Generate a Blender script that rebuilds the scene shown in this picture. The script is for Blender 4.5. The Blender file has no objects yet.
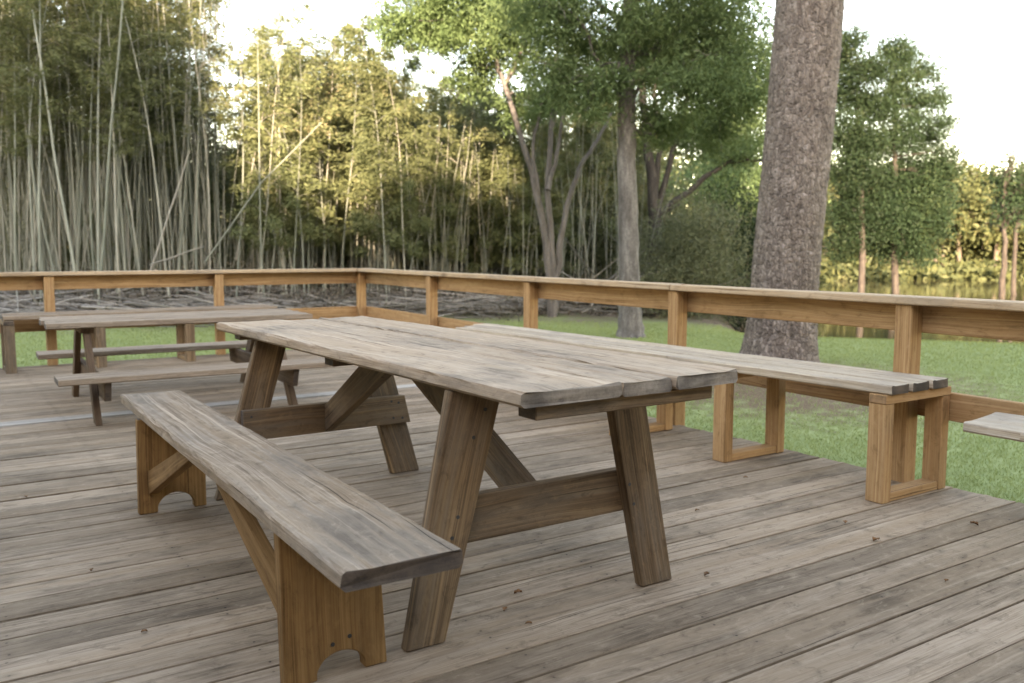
import bpy, bmesh, math, random
import numpy as np
from mathutils import Vector, Matrix, noise as mnoise

random.seed(7)
rng = np.random.default_rng(11)
S = bpy.context.scene
COL = S.collection
R = math.radians
PI = math.pi

# ------------------------------------------------------------------ camera
CAM_H, YAW, PITCH, FPX = 1.15, R(33.57), R(5.941), 890.2
cam_d = bpy.data.cameras.new("camera")
cam_d.sensor_width = 36.0
cam_d.lens = FPX * 36.0 / 1024.0
cam_d.clip_start = 0.05
cam_d.clip_end = 2000
cam_d.dof.use_dof = True
cam_d.dof.focus_distance = 3.0
cam_d.dof.aperture_fstop = 3.6
cam = bpy.data.objects.new("camera", cam_d)
COL.objects.link(cam)
cam.location = (0, 0, CAM_H)
cam.rotation_euler = (PI / 2 - PITCH, 0, -YAW)
S.camera = cam
FWD = Vector((math.sin(YAW), math.cos(YAW), 0))
RGT = Vector((math.cos(YAW), -math.sin(YAW), 0))


def at(px, D, py=None):
    """world point seen at column px (and row py) D metres ahead of the viewpoint"""
    dx = (px - 512) / FPX
    # row 341.5 is the optical axis; the axis dips by PITCH
    if py is None:
        k = 1 / math.cos(PITCH)
        p = FWD * D + RGT * (dx * D * k)
        return Vector((p.x, p.y, 0))
    dy = -(py - 341.5) / FPX
    f = math.cos(PITCH) + math.sin(PITCH) * dy
    u = -math.sin(PITCH) + math.cos(PITCH) * dy
    t = D / f
    p = FWD * D + RGT * (dx * t)
    return Vector((p.x, p.y, CAM_H + u * t))


# ------------------------------------------------------------------ tagging
def tag(o, label=None, cat=None, group=None, kind=None):
    if label: o["label"] = label
    if cat: o["category"] = cat
    if group: o["group"] = group
    if kind: o["kind"] = kind
    return o


def thing(name, label, cat, loc=(0, 0, 0), group=None):
    o = bpy.data.objects.new(name, None)
    o.empty_display_size = 0.2
    COL.objects.link(o)
    o.location = loc
    return tag(o, label, cat, group)


# ------------------------------------------------------------------ node helpers
def newmat(name):
    m = bpy.data.materials.new(name)
    m.use_nodes = True
    nt = m.node_tree
    nt.nodes.clear()
    return m, nt


class NT:
    def __init__(s, nt):
        s.nt = nt

    def n(s, t, **kw):
        nd = s.nt.nodes.new(t)
        ins = kw.pop("ins", {})
        for k, v in kw.items():
            setattr(nd, k, v)
        for k, v in ins.items():
            if isinstance(v, bpy.types.NodeSocket):
                s.nt.links.new(v, nd.inputs[k])
            else:
                nd.inputs[k].default_value = v
        return nd

    def math(s, op, a, b=0.0, c=None, clamp=False):
        nd = s.nt.nodes.new("ShaderNodeMath")
        nd.operation = op
        nd.use_clamp = clamp
        for i, v in enumerate((a, b, c)):
            if v is None: continue
            if isinstance(v, bpy.types.NodeSocket): s.nt.links.new(v, nd.inputs[i])
            else: nd.inputs[i].default_value = v
        return nd.outputs[0]

    def mixc(s, fac, a, b, blend="MIX"):
        nd = s.nt.nodes.new("ShaderNodeMix")
        nd.data_type = "RGBA"
        nd.blend_type = blend
        for i, v in ((0, fac), (6, a), (7, b)):
            if isinstance(v, bpy.types.NodeSocket): s.nt.links.new(v, nd.inputs[i])
            elif i == 0: nd.inputs[0].default_value = v
            else: nd.inputs[i].default_value = (*v[:3], 1)
        return nd.outputs[2]

    def ramp(s, fac, stops, interp="LINEAR"):
        nd = s.nt.nodes.new("ShaderNodeValToRGB")
        cr = nd.color_ramp
        cr.interpolation = interp
        while len(cr.elements) > 1: cr.elements.remove(cr.elements[-1])
        cr.elements[0].position = stops[0][0]
        c = stops[0][1]
        cr.elements[0].color = (*c, 1) if len(c) == 3 else c
        for p, c in stops[1:]:
            e = cr.elements.new(p)
            e.color = (*c, 1) if len(c) == 3 else c
        s.nt.links.new(fac, nd.inputs[0])
        return nd.outputs[0]

    def mapr(s, v, a, b, c=0.0, d=1.0):
        nd = s.nt.nodes.new("ShaderNodeMapRange")
        s.nt.links.new(v, nd.inputs[0])
        for i, x in enumerate((a, b, c, d)): nd.inputs[i + 1].default_value = x
        return nd.outputs[0]

    def noise(s, vec, scale=1.0, detail=4.0, rough=0.55, dist=0.0):
        nd = s.n("ShaderNodeTexNoise", ins={"Vector": vec, "Scale": scale, "Detail": detail, "Roughness": rough, "Distortion": dist})
        return nd.outputs[0]

    def vmul(s, vec, v):
        nd = s.n("ShaderNodeVectorMath", operation="MULTIPLY")
        s.nt.links.new(vec, nd.inputs[0])
        nd.inputs[1].default_value = v
        return nd.outputs[0]

    def vadd(s, a, b):
        nd = s.n("ShaderNodeVectorMath", operation="ADD")
        s.nt.links.new(a, nd.inputs[0])
        s.nt.links.new(b, nd.inputs[1])
        return nd.outputs[0]

    def out(s, shader, disp=None):
        o = s.n("ShaderNodeOutputMaterial")
        s.nt.links.new(shader, o.inputs[0])


def wood(name, dark, mid, light, brown=None, stain=0.5, rough=0.8, streak=1.0, vary=0.25, bump=0.5, nails=False, knots=0.5, grey=None, greyamt=0.0, con=0.15, spec=0.12, mottle=0.4, pale=0.5):
    """weathered timber: UV.x runs along the grain in metres, UV.y across it"""
    m, nt = newmat(name)
    g = NT(nt)
    uv = g.n("ShaderNodeUVMap").outputs[0]
    geo = g.n("ShaderNodeNewGeometry")
    rnd = geo.outputs["Random Per Island"]
    wn = g.n("ShaderNodeTexWhiteNoise", noise_dimensions="1D")
    nt.links.new(rnd, wn.inputs["W"])
    off = g.vmul(wn.outputs["Color"], (60, 40, 30))
    p = g.vadd(uv, off)
    # slow wander of the grain
    wander = g.noise(g.vmul(p, (0.9, 3.0, 1)), 1.0, 2.0)
    wv = g.n("ShaderNodeCombineXYZ", ins={"Y": g.math("MULTIPLY", g.math("SUBTRACT", wander, 0.5), 0.09)}).outputs[0]
    pw = g.vadd(p, wv)
    fine = g.noise(g.vmul(pw, (2.2 * streak, 170, 1)), 1.0, 5.0, 0.65)
    mids = g.noise(g.vmul(pw, (0.9 * streak, 42, 1)), 1.0, 5.0, 0.6, 0.4)
    broad = g.noise(g.vmul(pw, (0.55, 9, 1)), 1.0, 4.0, 0.55, 0.6)
    patch = g.noise(g.vmul(p, (1.6, 3.5, 1)), 1.0, 5.0, 0.6)
    v = g.math("ADD", g.math("MULTIPLY", fine, 0.38), g.math("ADD", g.math("MULTIPLY", mids, 0.37), g.math("MULTIPLY", broad, 0.25)))
    v = g.mapr(v, 0.5 - con, 0.5 + con)
    col = g.ramp(v, [(0.0, dark), (0.42, mid), (1.0, light)])
    if brown is not None:
        col = g.mixc(g.mapr(broad, 0.45, 0.68, 0, 0.75), col, brown)
    if grey is not None:
        gm = g.mapr(g.math("ADD", g.math("MULTIPLY", patch, 0.6), g.math("MULTIPLY", mids, 0.4)), 0.62 - greyamt * 0.4, 0.72 - greyamt * 0.3)
        col = g.mixc(g.math("MULTIPLY", gm, 0.8), col, grey)
    # each board its own tone
    tone = g.mapr(rnd, 0, 1, 1 - vary, 1 + vary)
    tc = g.n("ShaderNodeCombineColor", ins={0: tone, 1: g.math("POWER", tone, 1.03), 2: g.math("POWER", tone, 1.08)}).outputs[0]
    col = g.mixc(1.0, col, tc, "MULTIPLY")
    # blotchy dark water stains
    st = g.math("MULTIPLY", g.mapr(patch, 0.50, 0.68), g.mapr(mids, 0.36, 0.56))
    col = g.mixc(g.math("MULTIPLY", st, stain), col, tuple(c * 0.38 for c in dark))
    # thin dark checks
    ck = g.mapr(g.noise(g.vmul(pw, (0.7, 95, 1)), 1.0, 2.0, 0.4), 0.30, 0.25)
    col = g.mixc(g.math("MULTIPLY", ck, 0.75), col, tuple(c * 0.3 for c in dark))
    mot = g.noise(g.vmul(p, (11, 24, 1)), 1.0, 6.0, 0.7, 0.8)
    col = g.mixc(g.math("MULTIPLY", g.mapr(mot, 0.54, 0.68), mottle), col, tuple(c * 0.62 for c in dark))
    col = g.mixc(g.math("MULTIPLY", g.mapr(mot, 0.45, 0.33), mottle * 0.7), col, light)
    # pale raised streaks
    ls = g.mapr(g.noise(g.vmul(g.vadd(pw, g.n("ShaderNodeCombineXYZ", ins={"X": 31.0, "Y": 17.0}).outputs[0]), (0.6, 55, 1)), 1.0, 3.0, 0.5), 0.60, 0.72)
    col = g.mixc(g.math("MULTIPLY", ls, pale), col, tuple(min(0.75, c * 1.25) for c in light))
    # knots
    kp = g.vmul(p, (1.7, 7.0, 1))
    vo = g.n("ShaderNodeTexVoronoi", feature="F1", ins={"Vector": kp, "Scale": 1.0, "Randomness": 1.0})
    sep = g.n("ShaderNodeSeparateColor", ins={0: vo.outputs["Color"]})
    kk = g.math("MULTIPLY", g.mapr(vo.outputs["Distance"], 0.16, 0.06), g.math("GREATER_THAN", sep.outputs[0], 1 - knots * 0.4))
    kk = g.math("MULTIPLY", kk, g.mapr(mids, 0.25, 0.5, 0.5, 1.0))
    col = g.mixc(g.math("MULTIPLY", kk, 0.75), col, tuple(c * 0.35 for c in dark))
    if nails:
        sx = g.n("ShaderNodeSeparateXYZ", ins={0: uv})
        fx = g.math("SUBTRACT", g.math("FLOORED_MODULO", g.math("ADD", sx.outputs[0], g.math("MULTIPLY", g.math("SUBTRACT", rnd, 0.5), 0.03)), 0.61), 0.3)
        fy = g.math("SUBTRACT", g.math("ABSOLUTE", g.math("SUBTRACT", g.math("ABSOLUTE", sx.outputs[1]), 0.0725)), 0.045)
        d = g.math("SQRT", g.math("ADD", g.math("MULTIPLY", fx, fx), g.math("MULTIPLY", fy, fy)))
        nl = g.math("MULTIPLY", g.mapr(d, 0.0052, 0.0028), g.mapr(patch, 0.4, 0.6, 0.25, 0.85))
        halo = g.math("MULTIPLY", g.mapr(d, 0.035, 0.008), g.mapr(mids, 0.4, 0.7, 0.0, 0.45))
        col = g.mixc(halo, col, tuple(c * 0.5 for c in dark))
        col = g.mixc(nl, col, (0.015, 0.013, 0.012))
    h = g.math("SUBTRACT", g.math("ADD", g.math("MULTIPLY", fine, 0.6), g.math("MULTIPLY", mids, 0.7)), g.math("MULTIPLY", ck, 0.9))
    bp = g.n("ShaderNodeBump", ins={"Height": h, "Strength": bump, "Distance": 0.004})
    bs = g.n("ShaderNodeBsdfPrincipled", ins={"Base Color": col, "Roughness": rough, "Normal": bp.outputs[0]})
    bs.inputs["Specular IOR Level"].default_value = spec
    g.out(bs.outputs[0])
    return m


def endgrain(name, base, dark):
    m, nt = newmat(name)
    g = NT(nt)
    tc = g.n("ShaderNodeTexCoord").outputs["Object"]
    rnd = g.n("ShaderNodeNewGeometry").outputs["Random Per Island"]
    v = g.noise(tc, 28.0, 6.0, 0.7)
    w = g.noise(g.vmul(tc, (5, 5, 60)), 1.0, 4.0)
    s = g.math("ADD", g.math("MULTIPLY", v, 0.55), g.math("MULTIPLY", w, 0.45))
    col = g.ramp(g.mapr(s, 0.32, 0.68), [(0, dark), (0.5, base), (1, tuple(c * 1.5 for c in base))])
    bl = g.mapr(g.noise(tc, 7.0, 3.0), 0.5, 0.66)
    col = g.mixc(g.math("MULTIPLY", bl, 0.7), col, tuple(c * 0.55 for c in dark))
    bp = g.n("ShaderNodeBump", ins={"Height": s, "Strength": 0.7, "Distance": 0.006})
    bs = g.n("ShaderNodeBsdfPrincipled", ins={"Base Color": col, "Roughness": 0.9, "Normal": bp.outputs[0]})
    g.out(bs.outputs[0])
    return m


def leafmat(name, c1, c2, c3=None, trans=0.3, rough=0.55):
    m, nt = newmat(name)
    g = NT(nt)
    geo = g.n("ShaderNodeNewGeometry")
    rnd = geo.outputs["Random Per Island"]
    obr = g.n("ShaderNodeObjectInfo").outputs["Random"]
    pos = geo.outputs["Position"]
    cl = g.noise(pos, 0.55, 3.0)
    f = g.math("ADD", g.math("MULTIPLY", rnd, 0.5), g.math("MULTIPLY", g.mapr(cl, 0.3, 0.7), 0.5))
    stops = [(0.0, c1), (0.75, c2)]
    if c3: stops.append((1.0, c3))
    col = g.ramp(f, stops)
    tone = g.mapr(obr, 0, 1, 0.8, 1.2)
    tcn = g.n("ShaderNodeCombineColor", ins={0: tone, 1: tone, 2: tone}).outputs[0]
    col = g.mixc(1.0, col, tcn, "MULTIPLY")
    bs = g.n("ShaderNodeBsdfPrincipled", ins={"Base Color": col, "Roughness": rough})
    bs.inputs["Specular IOR Level"].default_value = 0.12
    tr = g.n("ShaderNodeBsdfTranslucent", ins={"Color": g.mixc(0.25, col, (0.20, 0.23, 0.06))})
    mx = g.n("ShaderNodeMixShader", ins={0: trans, 1: bs.outputs[0], 2: tr.outputs[0]})
    g.out(mx.outputs[0])
    return m


def barkmat(name, dark, mid, light, plates=False, zs=1.0):
    m, nt = newmat(name)
    g = NT(nt)
    tc = g.n("ShaderNodeTexCoord").outputs["Object"]
    wob = g.n("ShaderNodeTexNoise", ins={"Vector": tc, "Scale": 6.0, "Detail": 3.0}).outputs["Color"]
    tw = g.vadd(tc, g.vmul(wob, (0.06, 0.06, 0.10)))
    a = g.noise(g.vmul(tw, (9, 9, 2.2 * zs)), 1.0, 6.0, 0.65)
    b = g.noise(tw, 38.0, 4.0, 0.6)
    if plates:
        vo = g.n("ShaderNodeTexVoronoi", feature="DISTANCE_TO_EDGE", ins={"Vector": g.vmul(tw, (27, 27, 13)), "Scale": 1.0})
        e = g.mapr(vo.outputs["Distance"], 0.0, 0.22)
        vc = g.n("ShaderNodeTexVoronoi", feature="F1", ins={"Vector": g.vmul(tw, (27, 27, 13)), "Scale": 1.0})
        sc = g.n("ShaderNodeSeparateColor", ins={0: vc.outputs["Color"]}).outputs[0]
        fine = g.noise(g.vmul(tw, (70, 70, 40)), 1.0, 4.0, 0.65)
        val = g.math("ADD", g.math("MULTIPLY", sc, 0.16), g.math("ADD", g.math("MULTIPLY", a, 0.36), g.math("ADD", g.math("MULTIPLY", b, 0.24), g.math("MULTIPLY", fine, 0.24))))
        col = g.ramp(g.mapr(val, 0.34, 0.66), [(0, dark), (0.5, mid), (1, light)])
        fl = g.mapr(g.noise(g.vmul(tw, (15, 15, 26)), 1.0, 2.0), 0.585, 0.64)
        col = g.mixc(g.math("MULTIPLY", fl, 0.62), col, tuple(c * 0.4 for c in dark))
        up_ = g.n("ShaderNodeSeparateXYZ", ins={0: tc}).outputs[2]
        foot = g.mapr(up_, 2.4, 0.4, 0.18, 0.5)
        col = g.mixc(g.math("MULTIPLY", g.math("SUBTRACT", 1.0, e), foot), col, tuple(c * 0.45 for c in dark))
        h = g.math("ADD", g.math("MULTIPLY", e, 0.6), g.math("ADD", g.math("MULTIPLY", b, 0.35), g.math("MULTIPLY", g.math("SUBTRACT", 1.0, fl), 0.4)))
        st, di = 0.9, 0.03
    else:
        val = g.math("ADD", g.math("MULTIPLY", a, 0.65), g.math("MULTIPLY", b, 0.35))
        col = g.ramp(g.mapr(val, 0.32, 0.68), [(0, dark), (0.5, mid), (1, light)])
        h = val
        st, di = 0.8, 0.03
    bp = g.n("ShaderNodeBump", ins={"Height": h, "Strength": st, "Distance": di})
    bs = g.n("ShaderNodeBsdfPrincipled", ins={"Base Color": col, "Roughness": 0.92, "Normal": bp.outputs[0]})
    bs.inputs["Specular IOR Level"].default_value = 0.2
    g.out(bs.outputs[0])
    return m


def culmmat(name, c1, c2, c3):
    m, nt = newmat(name)
    g = NT(nt)
    obr = g.n("ShaderNodeObjectInfo").outputs["Random"]
    rnd = g.n("ShaderNodeNewGeometry").outputs["Random Per Island"]
    tc = g.n("ShaderNodeTexCoord").outputs["Object"]
    f = g.math("FRACT", g.math("ADD", obr, rnd))
    col = g.ramp(f, [(0, c1), (0.5, c2), (1, c3)])
    v = g.noise(g.vmul(tc, (20, 20, 1.6)), 1.0, 4.0)
    col = g.mixc(g.mapr(v, 0.35, 0.7, 0, 0.55), col, tuple(c * 0.45 for c in c1))
    bs = g.n("ShaderNodeBsdfPrincipled", ins={"Base Color": col, "Roughness": 0.5})
    g.out(bs.outputs[0])
    return m


def flat(name, c, rough=0.7, var=0.25, scale=8.0):
    m, nt = newmat(name)
    g = NT(nt)
    tc = g.n("ShaderNodeTexCoord").outputs["Object"]
    v = g.noise(tc, scale, 5.0, 0.6)
    col = g.mixc(g.mapr(v, 0.3, 0.7), tuple(x * (1 - var) for x in c), tuple(x * (1 + var) for x in c))
    bs = g.n("ShaderNodeBsdfPrincipled", ins={"Base Color": col, "Roughness": rough})
    g.out(bs.outputs[0])
    return m


M = {}
M["deck"] = wood("deck_boards", (0.092, 0.062, 0.039), (0.245, 0.180, 0.125), (0.38, 0.295, 0.213), pale=0.25, brown=(0.210, 0.140, 0.085), stain=0.65, vary=0.26, nails=True, bump=0.7, knots=0.7, streak=2.0, con=0.17, mottle=0.5)
M["deck_new"] = wood("pale_deck_board", (0.20, 0.175, 0.145), (0.33, 0.295, 0.25), (0.44, 0.395, 0.34), stain=0.2, vary=0.05, nails=True)
M["top"] = wood("weathered_top", (0.125, 0.080, 0.050), (0.355, 0.260, 0.180), (0.53, 0.415, 0.300), brown=(0.29, 0.195, 0.122), stain=0.75, vary=0.08, bump=0.9, knots=0.5, grey=(0.38, 0.30, 0.225), greyamt=0.40, con=0.16, streak=1.6)
M["bench_top"] = wood("weathered_seat", (0.080, 0.051, 0.032), (0.225, 0.161, 0.109), (0.46, 0.36, 0.26), brown=(0.225, 0.152, 0.094), stain=0.55, vary=0.06, bump=1.0, knots=0.4, grey=(0.265, 0.212, 0.162), greyamt=0.40, streak=1.5)
M["leg"] = wood("brown_leg_wood", (0.052, 0.032, 0.018), (0.136, 0.086, 0.049), (0.32, 0.205, 0.110), brown=(0.142, 0.094, 0.056), stain=0.6, vary=0.15, pale=0.6, grey=(0.155, 0.120, 0.088), greyamt=0.45, bump=0.5)
M["slab"] = wood("orange_slab_wood", (0.085, 0.038, 0.014), (0.215, 0.115, 0.045), (0.34, 0.20, 0.09), brown=(0.165, 0.085, 0.034), stain=0.6, vary=0.08, bump=0.4)
M["rail"] = wood("treated_rail_wood", (0.140, 0.068, 0.027), (0.335, 0.190, 0.088), (0.49, 0.31, 0.163), brown=(0.29, 0.152, 0.066), stain=0.35, vary=0.14, bump=0.4, knots=0.7)
M["cap"] = wood("weathered_cap_wood", (0.17, 0.105, 0.058), (0.37, 0.255, 0.155), (0.50, 0.375, 0.255), stain=0.35, vary=0.10, bump=0.5, grey=(0.34, 0.27, 0.20), greyamt=0.3)
M["seat"] = wood("pale_seat_planks", (0.165, 0.112, 0.070), (0.375, 0.295, 0.210), (0.53, 0.44, 0.335), stain=0.45, vary=0.10, bump=0.5, grey=(0.39, 0.33, 0.265), greyamt=0.4)
M["old"] = wood("brown_old_wood", (0.095, 0.065, 0.044), (0.235, 0.175, 0.124), (0.39, 0.31, 0.235), brown=(0.20, 0.135, 0.085), stain=0.45, vary=0.12, bump=0.6)  # grey-brown wood of the far table and the back bench seat
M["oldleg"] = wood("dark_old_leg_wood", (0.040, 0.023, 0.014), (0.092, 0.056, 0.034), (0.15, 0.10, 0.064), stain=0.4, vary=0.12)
M["end"] = endgrain("end_grain", (0.205, 0.165, 0.125), (0.060, 0.045, 0.034))
M["end_dark"] = endgrain("dark_end_grain", (0.075, 0.052, 0.036), (0.025, 0.017, 0.012))
M["end_rail"] = endgrain("rail_end_grain", (0.22, 0.125, 0.06), (0.09, 0.05, 0.025))


# ------------------------------------------------------------------ mesh builders
class MB:
    """collects closed pieces; build() links them as one mesh object with grain UVs"""

    def __init__(s):
        s.v, s.f, s.uv, s.mi, s.sm = [], [], [], [], []

    def add(s, verts, faces, grain, org=None, smooth=False, bevel=0.0, seg=1, uoff=0.0):
        bm = bmesh.new()
        bv = [bm.verts.new(p) for p in verts]
        for f in faces:
            try: bm.faces.new([bv[i] for i in f])
            except ValueError: pass
        bmesh.ops.recalc_face_normals(bm, faces=bm.faces)
        if bevel > 0:
            bmesh.ops.bevel(bm, geom=list(bm.edges), offset=bevel, segments=seg, affect="EDGES", profile=0.5)
        bm.normal_update()
        bm.verts.index_update()
        d = Vector(grain).normalized()
        o = Vector(org) if org is not None else Vector(verts[0])
        base = len(s.v)
        s.v += [tuple(q.co) for q in bm.verts]
        for f in bm.faces:
            n = f.normal
            e = n.cross(d)
            end = e.length < 0.5
            if end:
                e = d.orthogonal().normalized()
                d2 = d.cross(e)
            else:
                e.normalize()
                d2 = d
            s.f.append([base + q.index for q in f.verts])
            s.uv += [((q.co - o).dot(d2) + uoff, (q.co - o).dot(e)) for q in f.verts]
            s.mi.append(1 if end else 0)
            s.sm.append(smooth)
        bm.free()
        return s

    def hexa(s, bot, top, grain, bevel=0.004, uoff=0.0):
        """bot and top: four corners each, same winding"""
        v = list(bot) + list(top)
        f = [(3, 2, 1, 0), (4, 5, 6, 7)] + [(i, (i + 1) % 4, 4 + (i + 1) % 4, 4 + i) for i in range(4)]
        return s.add(v, f, grain, bevel=bevel, seg=2 if bevel > 0.003 else 1, uoff=uoff)

    def box(s, lo, hi, grain, bevel=0.004, uoff=0.0):
        (a, b, c), (d, e, f) = lo, hi
        return s.hexa([(a, b, c), (d, b, c), (d, e, c), (a, e, c)], [(a, b, f), (d, b, f), (d, e, f), (a, e, f)], grain, bevel, uoff)

    def board(s, p0, p1, w, t, segs=16, rad=0.006, wear=0.0, w1=None, up=(0, 0, 1), endj=0.0, seed=0, uoff=None, cut=0.0, sag=0.0):
        """a plank from p0 to p1 (centre line of its TOP face) with worn rounded edges"""
        r = random.Random(seed * 7919 + 13)
        p0, p1 = Vector(p0), Vector(p1)
        d = (p1 - p0); L = d.length; d.normalize()
        up = Vector(up); side = d.cross(up).normalized(); up = side.cross(d).normalized()
        w1 = w if w1 is None else w1
        prof = []
        hw = 0.5
        nt = 5
        for i in range(nt):                                     # top face, left to right
            prof.append((-hw + i / (nt - 1), 0.0, -1 if i == 0 else (1 if i == nt - 1 else 0), 0))
        # build unit profile in metres later: list of (x in -.5.., inset flags)
        def ring(u, k):
            ww = w + (w1 - w) * u
            pts = []
            a = rad
            tops = [(-ww / 2 + a, 0), (-ww * 0.26, 0), (0, 0), (ww * 0.26, 0), (ww / 2 - a, 0)]
            arc_r = [(ww / 2 - a * 0.3, -a * 0.3), (ww / 2, -a)]
            arc_r2 = [(ww / 2, -t + a), (ww / 2 - a, -t)]
            arc_l = [(-ww / 2 + a, -t), (-ww / 2, -t + a)]
            arc_l2 = [(-ww / 2, -a), (-ww / 2 + a * 0.3, -a * 0.3)]
            return tops + arc_r + arc_r2 + arc_l + arc_l2
        n = 13
        ph = [r.uniform(0, 6.28) for _ in range(40)]
        fr = [r.uniform(1.5, 7.5) for _ in range(40)]
        verts, faces = [], []
        ej = [r.uniform(-1, 1) * endj for _ in range(n)]
        ej2 = [r.uniform(-1, 1) * endj for _ in range(n)]
        for k in range(segs + 1):
            u = k / segs
            pts = ring(u, k)
            x = u * L
            for i, (a, b) in enumerate(pts):
                wob = wear * (math.sin(x * fr[i] + ph[i]) * 0.5 + math.sin(x * fr[i + 13] * 2.3 + ph[i + 13]) * 0.3 + r.uniform(-1, 1) * 0.35)
                edge = i in (0, 4, 5, 6, 12, 11)
                aa = a - math.copysign(abs(wob) * (1.3 if edge else 0), a)
                bb = b - (abs(wob) * 0.9 if (i <= 5 or i == 12) else 0) - sag * math.sin(PI * u)
                xx = x
                if k == 0: xx += ej[i] + cut * (a / w)
                if k == segs: xx += ej2[i] + cut * (a / w)
                if k in (0, segs):
                    aa *= 0.992
                    if i in (1, 2, 3): bb -= min(rad, 0.004)
                q = p0 + d * xx + side * aa + up * bb
                verts.append(tuple(q))
        for k in range(segs):
            for i in range(n):
                j = (i + 1) % n
                faces.append((k * n + i, k * n + j, (k + 1) * n + j, (k + 1) * n + i))
        faces.append(tuple(range(n)))
        faces.append(tuple((segs * n + i) for i in reversed(range(n))))
        o = p0 - side * w / 2
        return s.add(verts, faces, d, org=o, uoff=(r.uniform(0, 30) if uoff is None else uoff))

    def build(s, name, mats, parent=None):
        me = bpy.data.meshes.new(name)
        me.from_pydata(s.v, [], s.f)
        uvl = me.uv_layers.new(name="UVMap")
        uvl.data.foreach_set("uv", np.array(s.uv, dtype=np.float32).ravel())
        if not isinstance(mats, (list, tuple)): mats = [mats]
        for m in mats: me.materials.append(m)
        if len(mats) > 1: me.polygons.foreach_set("material_index", np.array(s.mi, dtype=np.int32))
        me.polygons.foreach_set("use_smooth", np.array(s.sm, dtype=bool))
        me.update()
        return link(name, me, parent)


def link(name, me, parent=None):
    o = bpy.data.objects.new(name, me)
    COL.objects.link(o)
    if parent is not None:
        o.parent = parent
        o.location = -Vector(parent.location) if not getattr(parent, "_local", False) else (0, 0, 0)
    return o


def mesh_np(name, V, F, mat, smooth=False):
    """V (n,3), F (m,k) numpy arrays"""
    me = bpy.data.meshes.new(name)
    n, k = F.shape
    me.vertices.add(len(V))
    me.vertices.foreach_set("co", np.ascontiguousarray(V, dtype=np.float32).ravel())
    me.loops.add(n * k)
    me.loops.foreach_set("vertex_index", np.ascontiguousarray(F, dtype=np.int32).ravel())
    me.polygons.add(n)
    me.polygons.foreach_set("loop_start", np.arange(0, n * k, k, dtype=np.int32))
    me.polygons.foreach_set("loop_total", np.full(n, k, dtype=np.int32))
    if smooth: me.polygons.foreach_set("use_smooth", np.ones(n, dtype=bool))
    for m in (mat if isinstance(mat, (list, tuple)) else [mat]): me.materials.append(m)
    me.update(calc_edges=True)
    return me


def tubes_np(paths, sides=8, rough=0.0, r=None):
    """paths: list of [(x,y,z,radius)...]; returns V, F of open-ended tubes closed with a tip"""
    Vs, Fs, base = [], [], 0
    r = r or rng
    ang = np.linspace(0, 2 * PI, sides, endpoint=False)
    for P in paths:
        P = np.asarray(P, float)
        X = P[:, :3]; rad = P[:, 3]
        T = np.gradient(X, axis=0)
        T /= np.linalg.norm(T, axis=1, keepdims=True) + 1e-9
        ref = np.array([1.0, 0, 0]) if abs(T[:, 0]).mean() < 0.7 else np.array([0, 1.0, 0])
        A = np.cross(T, ref); A /= np.linalg.norm(A, axis=1, keepdims=True) + 1e-9
        B = np.cross(T, A)
        rr = rad[:, None] * (1 + rough * r.normal(size=(len(P), sides)))
        ring = X[:, None, :] + (A[:, None, :] * np.cos(ang)[None, :, None] + B[:, None, :] * np.sin(ang)[None, :, None]) * rr[:, :, None]
        Vs.append(ring.reshape(-1, 3))
        m = len(P)
        i = np.arange(m - 1)[:, None] * sides + np.arange(sides)[None, :]
        j = np.arange(m - 1)[:, None] * sides + (np.arange(sides)[None, :] + 1) % sides
        Fs.append(np.stack([i, j, j + sides, i + sides], -1).reshape(-1, 4) + base)
        base += m * sides
    return np.concatenate(Vs), np.concatenate(Fs)


def leaves_np(P, D, ln, wd, r=None, fold=0.25):
    """a folded diamond leaf at each point P pointing along D"""
    r = r or rng
    n = len(P)
    D = D / (np.linalg.norm(D, axis=1, keepdims=True) + 1e-9)
    q = r.normal(size=(n, 3))
    Sd = np.cross(D, q); Sd /= np.linalg.norm(Sd, axis=1, keepdims=True) + 1e-9
    N = np.cross(Sd, D)
    ln = np.broadcast_to(ln, (n,))[:, None]; wd = np.broadcast_to(wd, (n,))[:, None]
    a = P
    b = P + D * ln * 0.45 + Sd * wd * 0.5 + N * wd * fold
    c = P + D * ln
    d = P + D * ln * 0.45 - Sd * wd * 0.5 + N * wd * fold
    V = np.stack([a, b, c, d], 1).reshape(-1, 3)
    F = np.arange(4 * n).reshape(n, 4)
    return V, F


def crown_points(clusters, n, r, sub=0.38, dens=26, shell=0.45):
    """leaf points gathered in many small sprays inside ellipsoids [(centre, radii, weight)]"""
    w = np.array([c[2] for c in clusters], float); w /= w.sum()
    P = []
    for (c, rad, _), k in zip(clusters, (w * n).astype(int)):
        ns = max(3, k // dens)
        d = r.normal(size=(ns, 3)); d /= np.linalg.norm(d, axis=1, keepdims=True)
        rr = r.uniform(shell, 1.0, ns) ** 0.6
        ctr = np.array(c) + d * rr[:, None] * np.array(rad)
        ctr += r.normal(size=(ns, 3)) * 0.12 * np.array(rad)
        idx = r.integers(0, ns, k)
        sz = r.uniform(0.55, 1.35, ns)[idx][:, None] * sub
        off = r.normal(size=(k, 3)) * np.array([1, 1, 0.55]) * sz
        P.append(ctr[idx] + off)
    return np.concatenate(P)


def foliage(name, clusters, n, ln, wd, mat, seed, sub=0.38, dens=26, droop=0.3, shell=0.45, origin=(0, 0, 0)):
    r = np.random.default_rng(seed)
    P = crown_points(clusters, n, r, sub, dens, shell) - np.array(origin)
    D = r.normal(size=P.shape); D[:, 2] -= droop
    k = len(P)
    V, F = leaves_np(P, D, r.uniform(0.6, 1.3, k) * ln, r.uniform(0.7, 1.2, k) * wd, r)
    return mesh_np(name, V, F, mat)


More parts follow.
